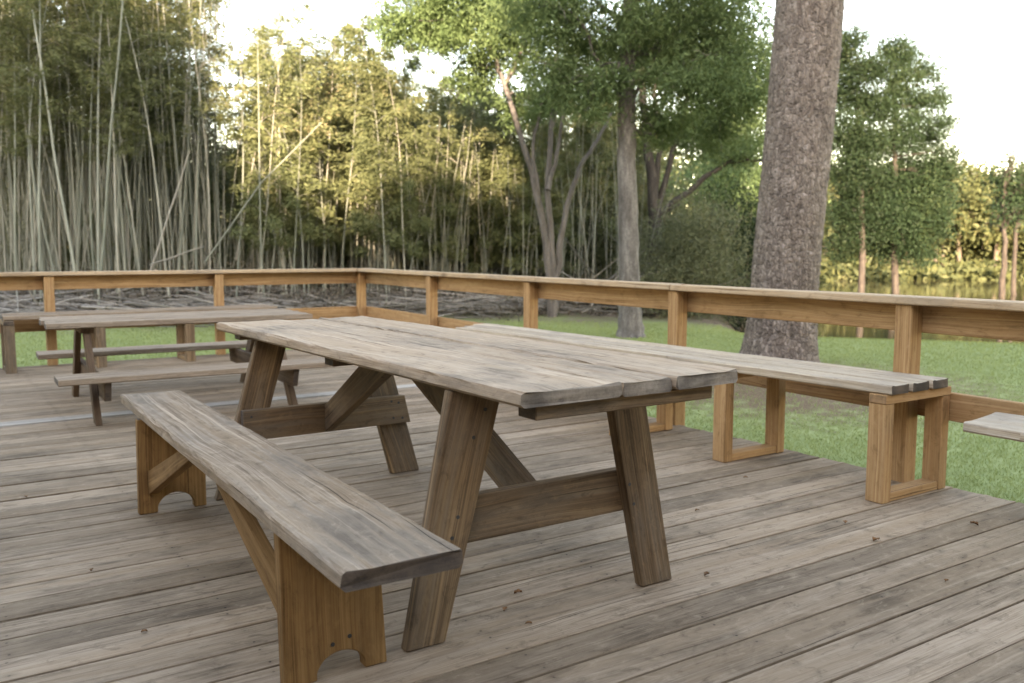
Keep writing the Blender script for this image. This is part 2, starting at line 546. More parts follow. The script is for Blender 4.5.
# ================================================================== ground
LAWN_Z = -0.36


def sstep(a, b, x):
    t = np.clip((x - a) / (b - a), 0, 1)
    return t * t * (3 - 2 * t)


def ground_z(x, y):
    x = np.asarray(x, float); y = np.asarray(y, float)
    D = x * FWD.x + y * FWD.y
    s = x * RGT.x + y * RGT.y
    dist = np.hypot(x, y)
    ang = np.degrees(np.arctan2(s, np.maximum(D, 0.01)))
    z = np.full(x.shape, LAWN_Z)
    # low swell of the lawn and rise towards the bamboo
    z = z + 0.03 * np.sin(x * 0.5 + 1) * np.sin(y * 0.43)
    z = z + 0.30 * sstep(16, 26, dist) * (1 - sstep(2, 10, ang))
    # bank down to the pond on the right
    w = sstep(12.5, 17, ang)
    fall = sstep(16.0, 23.0, dist) * 1.6
    back = sstep(66, 80, dist) * 0.75
    z = z - w * (fall - back)
    return z


g1 = np.concatenate([np.arange(-30, -4, 2.0), np.arange(-4, 36, 0.4), np.arange(36, 110, 2.0), [120, 150, 200, 300, 500, 900]])
g1x = np.concatenate([[-900, -400, -200, -100, -60], g1]); g1y = np.concatenate([[-900, -400, -200, -100, -60], g1])
GX, GY = np.meshgrid(g1x, g1y, indexing="ij")
GZ = ground_z(GX, GY)
V = np.stack([GX, GY, GZ], -1).reshape(-1, 3)
ny = len(g1y)
i = (np.arange(len(g1x) - 1)[:, None] * ny + np.arange(ny - 1)[None, :]).reshape(-1)
F = np.stack([i, i + ny, i + ny + 1, i + 1], -1)

PINE = at(778, 11.8); PINE.z = LAWN_Z
LITTER = at(792, 9.9)
m, nt = newmat("lawn_and_litter")
g = NT(nt)
pos = g.n("ShaderNodeNewGeometry").outputs["Position"]
sx = g.n("ShaderNodeSeparateXYZ", ins={0: pos})
n1 = g.noise(pos, 0.5, 4.0); n2 = g.noise(pos, 5.0, 5.0, 0.6); n3 = g.noise(pos, 45.0, 4.0, 0.7)
gv = g.math("ADD", g.math("MULTIPLY", n2, 0.45), g.math("ADD", g.math("MULTIPLY", n3, 0.35), g.math("MULTIPLY", n1, 0.2)))
grass = g.ramp(g.mapr(gv, 0.33, 0.67), [(0, (0.14, 0.175, 0.066)), (0.5, (0.215, 0.262, 0.105)), (1, (0.285, 0.325, 0.15))])
lit = g.ramp(g.mapr(g.math("ADD", g.math("MULTIPLY", n3, 0.5), g.math("MULTIPLY", n2, 0.5)), 0.35, 0.65), [(0, (0.055, 0.040, 0.028)), (0.5, (0.13, 0.10, 0.072)), (1, (0.24, 0.20, 0.155))])
ln_ = g.n("ShaderNodeVectorMath", operation="LENGTH")
nt.links.new(pos, ln_.inputs[0])
edge = g.math("ADD", ln_.outputs["Value"], g.math("MULTIPLY", g.math("SUBTRACT", n1, 0.5), 7.0))
edge = g.math("ADD", edge, g.math("MULTIPLY", g.math("SUBTRACT", n2, 0.5), 4.0))
far = g.mapr(edge, 17.6, 19.6)
# the lawn runs further back in the middle
side = g.math("SUBTRACT", g.math("MULTIPLY", sx.outputs[0], RGT.x), g.math("MULTIPLY", sx.outputs[1], -RGT.y))
pd = g.n("ShaderNodeVectorMath", operation="DISTANCE", ins={1: (LITTER.x, LITTER.y, PINE.z)})
nt.links.new(pos, pd.inputs[0])
pr_ = g.mapr(g.math("ADD", pd.outputs["Value"], g.math("MULTIPLY", g.math("SUBTRACT", n2, 0.5), 3.5)), 2.6, 1.3)
pr_ = g.math("MULTIPLY", pr_, 0.92)
needles = g.ramp(g.mapr(n3, 0.35, 0.65), [(0, (0.075, 0.042, 0.027)), (1, (0.20, 0.125, 0.085))])
col = g.mixc(pr_, g.mixc(far, grass, lit), needles)
bp = g.n("ShaderNodeBump", ins={"Height": n3, "Strength": 0.6, "Distance": 0.03})
bs = g.n("ShaderNodeBsdfPrincipled", ins={"Base Color": col, "Roughness": 0.95, "Normal": bp.outputs[0]})
bs.inputs["Specular IOR Level"].default_value = 0.15
g.out(bs.outputs[0])
M["ground"] = m
tag(link("ground", mesh_np("ground", V, F, m, True)), "lawn, bank and woodland floor around the deck", "ground", kind="structure")

# pond
m, nt = newmat("pond_water")
g = NT(nt)
pos = g.n("ShaderNodeNewGeometry").outputs["Position"]
nn = g.noise(g.vmul(pos, (1.2, 1.2, 1)), 1.0, 3.0)
bp = g.n("ShaderNodeBump", ins={"Height": nn, "Strength": 0.08, "Distance": 0.05})
bs = g.n("ShaderNodeBsdfPrincipled", ins={"Base Color": (0.045, 0.035, 0.018, 1), "Roughness": 0.06, "Normal": bp.outputs[0]})
bs.inputs["IOR"].default_value = 1.33
g.out(bs.outputs[0])
wp = [at(600, 8), at(1900, 8), at(1900, 95), at(600, 95)]
WZ = -1.22
me = mesh_np("pond", np.array([(p.x, p.y, WZ) for p in wp]), np.array([[0, 1, 2, 3]]), m)
tag(link("pond", me), "still brown pond water beyond the lawn", "water", kind="structure")

# ================================================================== deck
PITCHB, BW = 0.1515, 0.1445
DY0, DY1 = -3.45, 9.92


def xin(y): return 4.0 + 0.047 * (y - 2.55)          # inner face of the side railing
def xedge(y): return 4.118 if y < 4.2 else 4.118 + 0.058 * (y - 4.2)


db = MB(); dn = MB()
k = 0
y = 2.184 - PITCHB * 37
while y < DY1 - 0.02:
    r = random.Random(k)
    yc = y + PITCHB / 2
    if yc > DY0:
        x1 = xedge(yc) + r.uniform(-0.012, 0.015)
        x0 = -3.2
        dz = r.uniform(-0.0025, 0.0025)
        tgt = dn if abs(yc - 6.60) < PITCHB / 2 else db
        if tgt is dn: dz = 0.006
        ty = r.uniform(-0.0015, 0.0015)
        tgt.board((x0, yc + ty, dz), (x1, yc - ty, dz), BW, 0.036, segs=18, rad=0.0028, wear=0.0016, seed=k, uoff=r.uniform(-0.01, 0.01))
    y += PITCHB
    k += 1
deck = db.build("deck", [M["deck"], M["end"]])
tag(deck, "weathered grey-brown timber deck of long boards", "deck", kind="structure")
tag(dn.build("deck_pale_board", [M["deck_new"], M["end"]]), "paler replacement board in the deck", "deck", kind="structure")
jb = MB()
for yy in np.arange(-3.2, 9.8, 3.2):
    pass
for xx in np.arange(-2.9, 4.0, 0.61):
    jb.box((xx, DY0, -0.235), (xx + 0.038, DY1 - 0.1, -0.042), (0, 1, 0), 0)
jb.box((-3.2, DY1 - 0.09, -0.235), (4.40, DY1 - 0.05, -0.042), (1, 0, 0), 0)
jb.hexa([(4.03, DY0, -0.235), (4.07, DY0, -0.235), (4.07, 4.2, -0.235), (4.03, 4.2, -0.235)], [(4.03, DY0, -0.042), (4.07, DY0, -0.042), (4.07, 4.2, -0.042), (4.03, 4.2, -0.042)], (0, 1, 0), 0)
jb.hexa([(4.03, 4.2, -0.235), (4.07, 4.2, -0.235), (4.39, 9.8, -0.235), (4.35, 9.8, -0.235)], [(4.03, 4.2, -0.042), (4.07, 4.2, -0.042), (4.39, 9.8, -0.042), (4.35, 9.8, -0.042)], (0, 1, 0), 0)
tag(jb.build("deck_joists", [M["oldleg"], M["end_dark"]]), "joists under the deck boards", "deck", kind="structure")

# ================================================================== railings
side_r = thing("railing", "orange-brown timber railing running along the lawn side of the deck behind the slatted bench", "railing", (4.1, 4.2, 0))
RA = math.atan(0.047)
dv = Vector((0.047, 1, 0)).normalized(); pv = Vector((1, -0.047, 0)).normalized()


def rp(y, off, z):                                   # point along the side rail
    b = Vector((xin(y), y, z))
    return b + pv * off


def post_mb(mb, y, w=0.09):
    c = [rp(y, 0, 0), rp(y, 0.09, 0), rp(y, 0.09, 0) + dv * w, rp(y, 0, 0) + dv * w]
    mb.hexa([(q.x, q.y, LAWN_Z - 0.15) for q in c], [(q.x, q.y, 0.878) for q in c], (0, 0, 1), 0.005)


for y in (-2.7, -0.95, 0.79, 2.52, 4.21, 6.02, 7.90, 9.835):
    mb = MB(); post_mb(mb, y)
    mb.build("post", [M["rail"], M["end_rail"]], side_r)


def rail_run(name, y0, y1, off0, off1, z0, z1, mat, parent, seed):
    mb = MB()
    if z1 - z0 > 0.06:                               # board on edge
        a = rp(y0, (off0 + off1) / 2, 0); b = rp(y1, (off0 + off1) / 2, 0)
        mb.board((a.x + pv.x * (off1 - off0) / 2, a.y, (z0 + z1) / 2), (b.x + pv.x * (off1 - off0) / 2, b.y, (z0 + z1) / 2), z1 - z0, off1 - off0, segs=16, rad=0.004, wear=0.002, up=pv, seed=seed)
    else:
        a = rp(y0, (off0 + off1) / 2, z1); b = rp(y1, (off0 + off1) / 2, z1)
        mb.board(a, b, off1 - off0, z1 - z0, segs=24, rad=0.006, wear=0.0035, seed=seed)
    return mb.build(name, [mat, M["end_rail"]], parent)


rail_run("cap_rail", 4.263, 9.985, -0.022, 0.125, 0.882, 0.922, M["cap"], side_r, 1)
rail_run("cap_rail", -3.3, 4.257, -0.022, 0.125, 0.880, 0.920, M["cap"], side_r, 2)
rail_run("top_rail", 4.255, 9.97, 0.092, 0.130, 0.742, 0.879, M["rail"], side_r, 3)
rail_run("top_rail", -3.3, 4.250, 0.092, 0.130, 0.740, 0.877, M["rail"], side_r, 4)
rail_run("low_rail", 4.255, 9.97, 0.092, 0.130, 0.330, 0.465, M["rail"], side_r, 5)
rail_run("low_rail", -3.3, 4.250, 0.092, 0.130, 0.328, 0.463, M["rail"], side_r, 6)

back_r = thing("railing", "shaded brown timber railing across the far end of the deck in front of the bamboo", "railing", (1.0, 9.85, 0))
BY = 9.835
for x in (-2.35, -0.67, 1.01, 2.665):
    mb = MB()
    mb.box((x, BY, LAWN_Z - 0.1), (x + 0.09, BY + 0.09, 0.878), (0, 0, 1), 0.005)
    mb.build("post", [M["rail"], M["end_rail"]], back_r)
mb = MB(); mb.board((-3.2, BY + 0.05, 0.932), (4.31, BY + 0.05, 0.921), 0.147, 0.040, segs=24, rad=0.006, wear=0.0035, seed=21)
mb.build("cap_rail", [M["cap"], M["end_rail"]], back_r)
for nm, z0, z1, sd in (("top_rail", 0.742, 0.880, 22), ("low_rail", 0.330, 0.465, 23)):
    mb = MB(); mb.board((-3.2, BY + 0.092, (z0 + z1) / 2 + 0.008), (4.42, BY + 0.092, (z0 + z1) / 2), z1 - z0, 0.038, segs=20, rad=0.004, wear=0.002, up=(0, -1, 0), seed=sd)
    mb.build(nm, [M["rail"], M["end_rail"]], back_r)

# ================================================================== main picnic table
tab = thing("picnic_table", "large weathered picnic table with thick rough-edged top and splayed plank legs", "picnic table", (1.62, 3.15, 0))
ZT = 0.79
NL, NR, FL, FR_ = Vector((1.247, 1.847, ZT)), Vector((2.042, 1.835, ZT)), Vector((1.212, 4.50, ZT)), Vector((1.993, 4.46, ZT))
mb = MB()
fr = [(0.0, 0.425), (0.428, 0.665), (0.668, 1.0)]
for q, (a, b) in enumerate(fr):
    n0, n1_, f0, f1_ = NL.lerp(NR, a), NL.lerp(NR, b), FL.lerp(FR_, a), FL.lerp(FR_, b)
    p0 = (n0 + n1_) / 2; p1 = (f0 + f1_) / 2
    p0.y += (-0.004, 0.006, 0.0)[q]
    dz = (0, -0.003, 0.002)[q]
    p0.z += dz; p1.z += dz
    mb.board(p0, p1, (n1_ - n0).length - 0.002, 0.043, segs=44, rad=0.009, wear=0.0055, w1=(f1_ - f0).length - 0.002, endj=0.005, seed=40 + q)
mb.build("tabletop", [M["top"], M["end"]], tab)


def xz_leg(mb, xb0, xb1, xt0, xt1, y0, y1, zt, zb=0.0):
    mb.hexa([(xb0, y0, zb), (xb1, y0, zb), (xb1, y1, zb), (xb0, y1, zb)], [(xt0, y0, zt), (xt1, y0, zt), (xt1, y1, zt), (xt0, y1, zt)], ((xt0 + xt1) / 2 - (xb0 + xb1) / 2, 0, zt - zb), 0.005, uoff=random.uniform(0, 20))


ZB = ZT - 0.046
for (a, b, c, d, y0, y1) in ((1.098, 1.226, 1.250, 1.430, 2.200, 2.240), (1.995, 2.134, 1.829, 1.976, 2.200, 2.240),
                             (1.073, 1.215, 1.290, 1.440, 4.072, 4.112), (1.964, 2.122, 1.766, 1.918, 4.072, 4.112)):
    mb = MB(); xz_leg(mb, a, b, c, d, y0, y1, ZB)
    mb.build("leg", [M["leg"], M["end_dark"]], tab)
mb = MB(); mb.hexa([(1.175, 2.242, 0.268), (1.99, 2.242, 0.268), (1.99, 2.282, 0.268), (1.175, 2.282, 0.268)], [(1.215, 2.242, 0.412), (1.955, 2.242, 0.412), (1.955, 2.282, 0.412), (1.215, 2.282, 0.412)], (1, 0, 0), 0.004, 3.1)
mb.build("crossbar", [M["leg"], M["end_dark"]], tab)
mb = MB(); mb.hexa([(1.193, 4.030, 0.268), (2.053, 4.030, 0.268), (2.053, 4.070, 0.268), (1.193, 4.070, 0.268)], [(1.197, 4.030, 0.410), (2.020, 4.030, 0.410), (2.020, 4.070, 0.410), (1.197, 4.070, 0.410)], (1, 0, 0), 0.004, 8.3)
mb.build("crossbar", [M["leg"], M["end_dark"]], tab)
for (ya, yb, x) in ((2.284, 3.16, 1.60), (4.028, 3.27, 1.61)):
    s_ = 1 if yb > ya else -1
    mb = MB()
    mb.hexa([(x - 0.022, ya, 0.27), (x + 0.022, ya, 0.27), (x + 0.022, ya, 0.40), (x - 0.022, ya, 0.40)],
            [(x - 0.022, yb + 0.005 * s_, ZB - 0.07), (x + 0.022, yb + 0.005 * s_, ZB - 0.07), (x + 0.022, yb - 0.16 * s_, ZB - 0.001), (x - 0.022, yb - 0.16 * s_, ZB - 0.001)], (0, yb - ya, ZB - 0.33), 0.004, 5.0)
    mb.build("brace", [M["leg"], M["end_dark"]], tab)
for (y0, x0, x1) in ((1.868, 1.315, 1.962), (3.175, 1.29, 1.94), (4.36, 1.29, 1.94)):
    mb = MB(); mb.box((x0, y0, ZB - 0.040), (x1, y0 + 0.085, ZB), (1, 0, 0), 0.003, y0)
    mb.build("cleat", [M["leg"], M["end_dark"]], tab)

M["screw"] = flat("dark_screw_heads", (0.03, 0.027, 0.025), 0.6)


def screw(par, x, y, z, sgn=-1, r_=0.006):
    """a screw head on a face looking along -Y"""
    n = 10
    vs = [(x + r_ * math.cos(2 * PI * i / n), y, z + r_ * math.sin(2 * PI * i / n)) for i in range(n)]
    vs += [(a, y + sgn * 0.0015, c) for a, _, c in vs]
    mb = MB(); mb.add(vs, [tuple(range(n)), tuple(reversed(range(n, 2 * n)))] + [(i, (i + 1) % n, n + (i + 1) % n, n + i) for i in range(n)], (0, 0, 1))
    mb.build("screw", M["screw"], par)


for x, z in ((1.945, 0.385), (1.985, 0.375), (1.955, 0.30), (2.005, 0.295), (1.235, 0.38), (1.24, 0.30)):
    screw(tab, x, 4.030, z)
for x, z in ((1.27, 0.37), (1.25, 0.31), (1.93, 0.37), (1.95, 0.30), (1.365, 0.68), (1.325, 0.60), (1.88, 0.66)):
    screw(tab, x, 2.200, z)

# ================================================================== foreground bench
bn = thing("bench", "long grey plank bench on orange slab legs with arched cutouts, in front of the table", "bench", (0.88, 3.1, 0))
mb = MB()
mb.board((0.858, 1.725, 0.467), (0.895, 4.49, 0.467), 0.302, 0.048, segs=44, rad=0.011, wear=0.006, w1=0.278, endj=0.005, seed=61)
mb.build("seat", [M["bench_top"], M["end_dark"]], bn)


def slab(x0, x1, xt0, xt1, y0, y1, zt, xc, hw, ah):
    """slab leg with an arched cutout at its foot"""
    arc = [(xc - hw, 0.0)]
    for i in range(1, 12):
        a = PI - PI * i / 12
        arc.append((xc + hw * math.cos(a) * (1.0 if abs(math.cos(a)) < 0.95 else 1.02), ah * math.sin(a) ** 0.8))
    arc.append((xc + hw, 0.0))
    poly = [(x0, 0)] + arc + [(x1, 0), (xt1, zt), (xt0, zt)]
    n = len(poly)
    v = [(a, y0, b) for a, b in poly] + [(a, y1, b) for a, b in poly]
    f = [tuple(range(n)), tuple(reversed(range(n, 2 * n)))] + [(i, (i + 1) % n, n + (i + 1) % n, n + i) for i in range(n)]
    mb = MB(); mb.add(v, f, (0, 0, 1), bevel=0.003, uoff=random.uniform(0, 9))
    return mb


slab(0.735, 1.028, 0.728, 1.005, 2.180, 2.222, 0.418, 0.893, 0.070, 0.068).build("leg", [M["slab"], M["end_dark"]], bn)
slab(0.735, 1.020, 0.742, 1.022, 4.030, 4.072, 0.418, 0.890, 0.078, 0.080).build("leg", [M["slab"], M["end_dark"]], bn)
for x, z in ((0.868, 0.092), (0.917, 0.104), (0.88, 0.36), (0.93, 0.36)):
    screw(bn, x, 2.180, z)
for ya, yb in ((2.224, 2.90), (4.028, 3.35)):
    s_ = 1 if yb > ya else -1
    mb = MB()
    mb.hexa([(0.775, ya, 0.085), (0.815, ya, 0.085), (0.815, ya, 0.19), (0.775, ya, 0.19)],
            [(0.775, yb + 0.14 * s_, 0.417), (0.815, yb + 0.14 * s_, 0.417), (0.815, yb - 0.02 * s_, 0.417), (0.775, yb - 0.02 * s_, 0.417)], (0, yb - ya, 0.25), 0.004)
    mb.build("brace", [M["slab"], M["end_dark"]], bn)
for y0 in (2.135, 4.075):
    mb = MB(); mb.box((0.80, y0, 0.375), (0.97, y0 + 0.042, 0.418), (1, 0, 0), 0.003)
    mb.build("cleat", [M["slab"], M["end_rail"]], bn)

# ================================================================== slatted wall bench along the side rail
wb = thing("bench", "long pale slatted bench on orange box frames along the side railing", "bench", (3.75, 4.1, 0))
mb = MB()
n0, n1_ = Vector((3.560, 2.33, 0.545)), Vector((4.030, 2.325, 0.545))
f0, f1_ = Vector((3.452, 5.96, 0.545)), Vector((3.862, 6.24, 0.545))
for q in range(3):
    a, b = q / 3, (q + 1) / 3
    A, B = n0.lerp(n1_, a + 0.022), n0.lerp(n1_, b - 0.022)
    C_, D_ = f0.lerp(f1_, a + 0.012), f0.lerp(f1_, b - 0.012)
    mb.board((A + B) / 2, (C_ + D_) / 2, (B - A).length, 0.044, segs=24, rad=0.006, wear=0.003, w1=(D_ - C_).length * 0.86, endj=0.002, seed=80 + q)
mb.build("seat", [M["seat"], M["end_dark"]], wb)


def frame(par, y, x0, x1, zt, fm, endm, dirx=(1, 0, 0)):
    """box frame under a wall bench: two legs, a bearer under the seat and a floor rail"""
    mb = MB(); mb.box((x0, y, 0.001), (x0 + 0.062, y + 0.089, zt - 0.044), (0, 0, 1), 0.004, y)
    mb.build("leg", [fm, endm], par)
    mb = MB(); mb.box((x1 - 0.062, y, 0.001), (x1, y + 0.089, zt - 0.044), (0, 0, 1), 0.004, y + 3)
    mb.build("leg", [fm, endm], par)
    mb = MB(); mb.box((x0 - 0.004, y - 0.003, zt - 0.043), (x1 + 0.003, y + 0.087, zt - 0.001), (1, 0, 0), 0.003, y + 5)
    mb.build("bearer", [fm, endm], par)
    mb = MB(); mb.box((x0 + 0.064, y + 0.004, 0.002), (x1 - 0.064, y + 0.083, 0.042), (1, 0, 0), 0.003, y + 7)
    mb.build("floor_rail", [fm, endm], par)


for y, x0, x1 in ((2.345, 3.563, 4.07), (3.288, 3.556, 4.04), (4.10, 3.50, 3.955), (4.95, 3.485, 3.93), (5.80, 3.47, 3.88)):
    frame(wb, y, x0, x1, 0.500, M["rail"], M["end_rail"])

# low seat cut off at the right edge of the view
lb = thing("bench", "low grey bench end standing alone past the near end of the slatted bench", "bench", (3.77, 1.0, 0))
mb = MB()
mb.board((3.775, 2.035, 0.432), (3.745, -0.6, 0.432), 0.37, 0.042, segs=20, rad=0.008, wear=0.004, seed=91, cut=0.06)
mb.build("seat", [M["seat"], M["end"]], lb)
for y in (1.15, -0.35):
    frame(lb, y, 3.60, 3.93, 0.389, M["rail"], M["end_rail"])

# ================================================================== back bench along the bamboo rail
bb = thing("bench", "dark slatted bench on square legs standing against the far railing", "bench", (1.9, 9.5, 0))
mb = MB()
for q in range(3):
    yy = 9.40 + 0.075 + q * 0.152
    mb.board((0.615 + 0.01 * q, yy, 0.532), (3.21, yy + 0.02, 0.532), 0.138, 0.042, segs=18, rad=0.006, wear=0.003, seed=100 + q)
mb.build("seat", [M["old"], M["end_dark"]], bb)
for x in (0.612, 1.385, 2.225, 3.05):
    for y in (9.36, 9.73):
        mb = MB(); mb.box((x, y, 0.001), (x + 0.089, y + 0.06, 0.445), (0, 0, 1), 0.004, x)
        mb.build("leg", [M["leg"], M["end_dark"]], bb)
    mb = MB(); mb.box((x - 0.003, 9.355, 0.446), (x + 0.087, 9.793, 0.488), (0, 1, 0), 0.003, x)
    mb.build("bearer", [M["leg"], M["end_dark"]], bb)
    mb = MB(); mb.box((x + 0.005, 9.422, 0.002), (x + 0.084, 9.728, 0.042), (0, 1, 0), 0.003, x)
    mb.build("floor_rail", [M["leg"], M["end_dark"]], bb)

# ================================================================== far picnic table with attached seats
ft = thing("picnic_table", "smaller dark picnic table with attached bench seats, standing before the far railing", "picnic table", (1.601, 6.972, 0))
FA = R(-1.8)


def fl(u, v, z):
    return Vector((1.601 + u * math.cos(FA) - v * math.sin(FA), 6.972 + u * math.sin(FA) + v * math.cos(FA), z))


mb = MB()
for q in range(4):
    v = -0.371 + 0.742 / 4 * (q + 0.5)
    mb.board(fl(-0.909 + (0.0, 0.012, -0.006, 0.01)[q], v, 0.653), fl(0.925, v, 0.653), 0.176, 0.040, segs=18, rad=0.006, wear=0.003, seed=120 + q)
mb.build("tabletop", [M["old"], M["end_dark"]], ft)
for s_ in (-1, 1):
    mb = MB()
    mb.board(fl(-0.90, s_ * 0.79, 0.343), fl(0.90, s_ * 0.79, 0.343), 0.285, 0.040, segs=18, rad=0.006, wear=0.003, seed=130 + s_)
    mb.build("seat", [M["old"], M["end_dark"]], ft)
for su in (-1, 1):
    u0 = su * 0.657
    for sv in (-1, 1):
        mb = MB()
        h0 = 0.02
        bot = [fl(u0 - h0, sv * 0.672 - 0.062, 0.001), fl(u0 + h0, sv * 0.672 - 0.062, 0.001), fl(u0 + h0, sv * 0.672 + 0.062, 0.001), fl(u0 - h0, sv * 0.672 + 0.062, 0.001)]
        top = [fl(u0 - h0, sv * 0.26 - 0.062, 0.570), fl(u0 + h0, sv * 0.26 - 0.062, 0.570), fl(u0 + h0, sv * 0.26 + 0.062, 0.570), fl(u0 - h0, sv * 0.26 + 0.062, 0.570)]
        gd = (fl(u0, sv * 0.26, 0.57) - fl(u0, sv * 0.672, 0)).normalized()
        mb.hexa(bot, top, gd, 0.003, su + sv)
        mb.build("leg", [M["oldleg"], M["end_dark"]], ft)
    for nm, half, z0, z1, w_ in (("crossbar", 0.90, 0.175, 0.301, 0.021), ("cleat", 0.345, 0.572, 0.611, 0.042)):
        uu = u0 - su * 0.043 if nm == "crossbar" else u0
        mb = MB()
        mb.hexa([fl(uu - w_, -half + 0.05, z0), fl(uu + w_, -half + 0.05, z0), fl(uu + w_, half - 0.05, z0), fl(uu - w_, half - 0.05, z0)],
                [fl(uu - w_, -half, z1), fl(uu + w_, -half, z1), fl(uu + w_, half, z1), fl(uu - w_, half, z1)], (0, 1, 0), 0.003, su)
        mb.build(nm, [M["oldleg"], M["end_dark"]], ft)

# blue bundle cut by the left edge
M["blue"] = flat("dark_blue_cloth", (0.035, 0.045, 0.11), 0.8)
mbv = []
bm = bmesh.new()
bmesh.ops.create_uvsphere(bm, u_segments=20, v_segments=12, radius=1)
for v in bm.verts:
    n_ = mnoise.noise(v.co * 2.3) * 0.28
    v.co = Vector((v.co.x * 0.15 * (1 + n_), v.co.y * 0.11 * (1 + n_), max(v.co.z, -0.6) * 0.085 * (1 + n_)))
for f_ in bm.faces: f_.smooth = True
me = bpy.data.meshes.new("cloth_bundle"); bm.to_mesh(me); bm.free(); me.materials.append(M["blue"])
o = bpy.data.objects.new("cloth_bundle", me); COL.objects.link(o); o.location = (0.405, 9.62, 0.056)
tag(o, "dark blue bundle on the deck beside the far bench's end leg", "bundle")

# ================================================================== dead leaves on the deck
M["dead"] = leafmat("dead_leaf", (0.10, 0.045, 0.02), (0.22, 0.10, 0.04), (0.30, 0.17, 0.08), trans=0.1)
spots = [(3.082, 2.048, 0.036, 0), (3.605, 1.946, 0.036, 1), (1.604, 2.38, 0.03, 2), (1.491, 2.287, 0.026, 2), (1.495, 2.16, 0.02, 2), (3.18, 2.26, 0.026, 2),
         (2.786, 2.727, 0.022, 2), (2.25, 2.15, 0.03, 2), (2.6, 3.5, 0.025, 2), (0.45, 3.4, 0.02, 2), (0.35, 4.6, 0.022, 2), (2.9, 1.65, 0.02, 2), (3.4, 3.0, 0.022, 2), (1.9, 3.1, 0.022, 2), (0.5, 2.75, 0.018, 2)]
for q, (x, y, s_, kd) in enumerate(spots):
    r = random.Random(q + 50)
    a = r.uniform(0, 6.28)
    vs, n = [], 8
    for i in range(n + 1):
        t = i / n
        w_ = math.sin(PI * t) ** 0.7 * 0.34 * (1 + 0.25 * r.uniform(-1, 1))
        for sd in (-1, 0, 1):
            vs.append((t * s_ - s_ / 2, sd * w_ * s_, abs(sd) * 0.25 * s_ * r.uniform(0.4, 1) + 0.12 * s_ * math.sin(PI * t) + 0.005))
    V = np.array(vs)
    ca, sa = math.cos(a), math.sin(a)
    V[:, :2] = V[:, :2] @ np.array([[ca, sa], [-sa, ca]])
    V2 = V.copy(); V2[:, 2] -= 0.0008
    idx = np.arange(n)[:, None] * 3 + np.arange(2)[None, :]
    F1 = np.stack([idx, idx + 1, idx + 4, idx + 3], -1).reshape(-1, 4)
    F = np.concatenate([F1, F1[:, ::-1] + len(V)])
    o = link("dead_leaf", mesh_np("dead_leaf", np.concatenate([V, V2]), F, M["dead"]))
    o.location = (x, y, 0.002)
    tag(o, ["curled brown leaf lying on the open deck boards beyond the table's right legs", "tan dry leaf lying on the boards near the deck's grass edge", "small dark fallen leaf scrap lying on the deck boards"][kd], "leaf", "leaf scraps scattered on the deck" if kd == 2 else None)

# ================================================================== foliage materials
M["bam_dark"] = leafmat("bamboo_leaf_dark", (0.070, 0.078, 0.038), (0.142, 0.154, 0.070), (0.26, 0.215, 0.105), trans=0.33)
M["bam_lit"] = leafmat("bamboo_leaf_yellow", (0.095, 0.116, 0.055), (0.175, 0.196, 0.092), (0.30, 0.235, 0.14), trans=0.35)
M["thick"] = leafmat("thicket_leaf", (0.085, 0.096, 0.056), (0.165, 0.178, 0.102), (0.26, 0.235, 0.145), trans=0.33)
M["leaf_green"] = leafmat("broad_leaf_green", (0.080, 0.132, 0.056), (0.155, 0.225, 0.096), (0.24, 0.30, 0.145), trans=0.40)
M["leaf_mid"] = leafmat("broad_leaf_mid", (0.085, 0.135, 0.058), (0.165, 0.240, 0.105), (0.26, 0.33, 0.16), trans=0.40)
M["leaf_far"] = leafmat("far_leaf_green", (0.012, 0.026, 0.014), (0.025, 0.045, 0.021), (0.052, 0.068, 0.027), trans=0.22)  # leaf colour darkened to stand in for shade on the pond trees
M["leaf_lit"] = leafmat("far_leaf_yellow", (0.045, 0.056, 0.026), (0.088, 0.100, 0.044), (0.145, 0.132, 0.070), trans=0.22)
M["needle"] = leafmat("pine_needles", (0.03, 0.055, 0.02), (0.07, 0.11, 0.035), None, trans=0.2)
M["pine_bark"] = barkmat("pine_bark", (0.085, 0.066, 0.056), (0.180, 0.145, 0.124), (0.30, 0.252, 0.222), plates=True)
M["grey_bark"] = barkmat("grey_bark", (0.040, 0.035, 0.032), (0.105, 0.096, 0.088), (0.22, 0.205, 0.19))
M["tan_bark"] = barkmat("tan_bark", (0.052, 0.045, 0.040), (0.108, 0.096, 0.087), (0.19, 0.172, 0.158), zs=0.6)
M["dark_bark"] = barkmat("dark_bark", (0.022, 0.018, 0.016), (0.050, 0.042, 0.036), (0.095, 0.082, 0.070))
M["pale_bark"] = barkmat("pale_cypress_bark", (0.055, 0.044, 0.034), (0.11, 0.09, 0.07), (0.18, 0.155, 0.125))
M["culm"] = culmmat("bamboo_culm", (0.140, 0.158, 0.122), (0.245, 0.255, 0.205), (0.37, 0.345, 0.285))
M["culm_dead"] = culmmat("dead_bamboo", (0.17, 0.155, 0.125), (0.27, 0.25, 0.212), (0.38, 0.355, 0.31))
M["twig"] = flat("dry_twigs", (0.16, 0.13, 0.10))

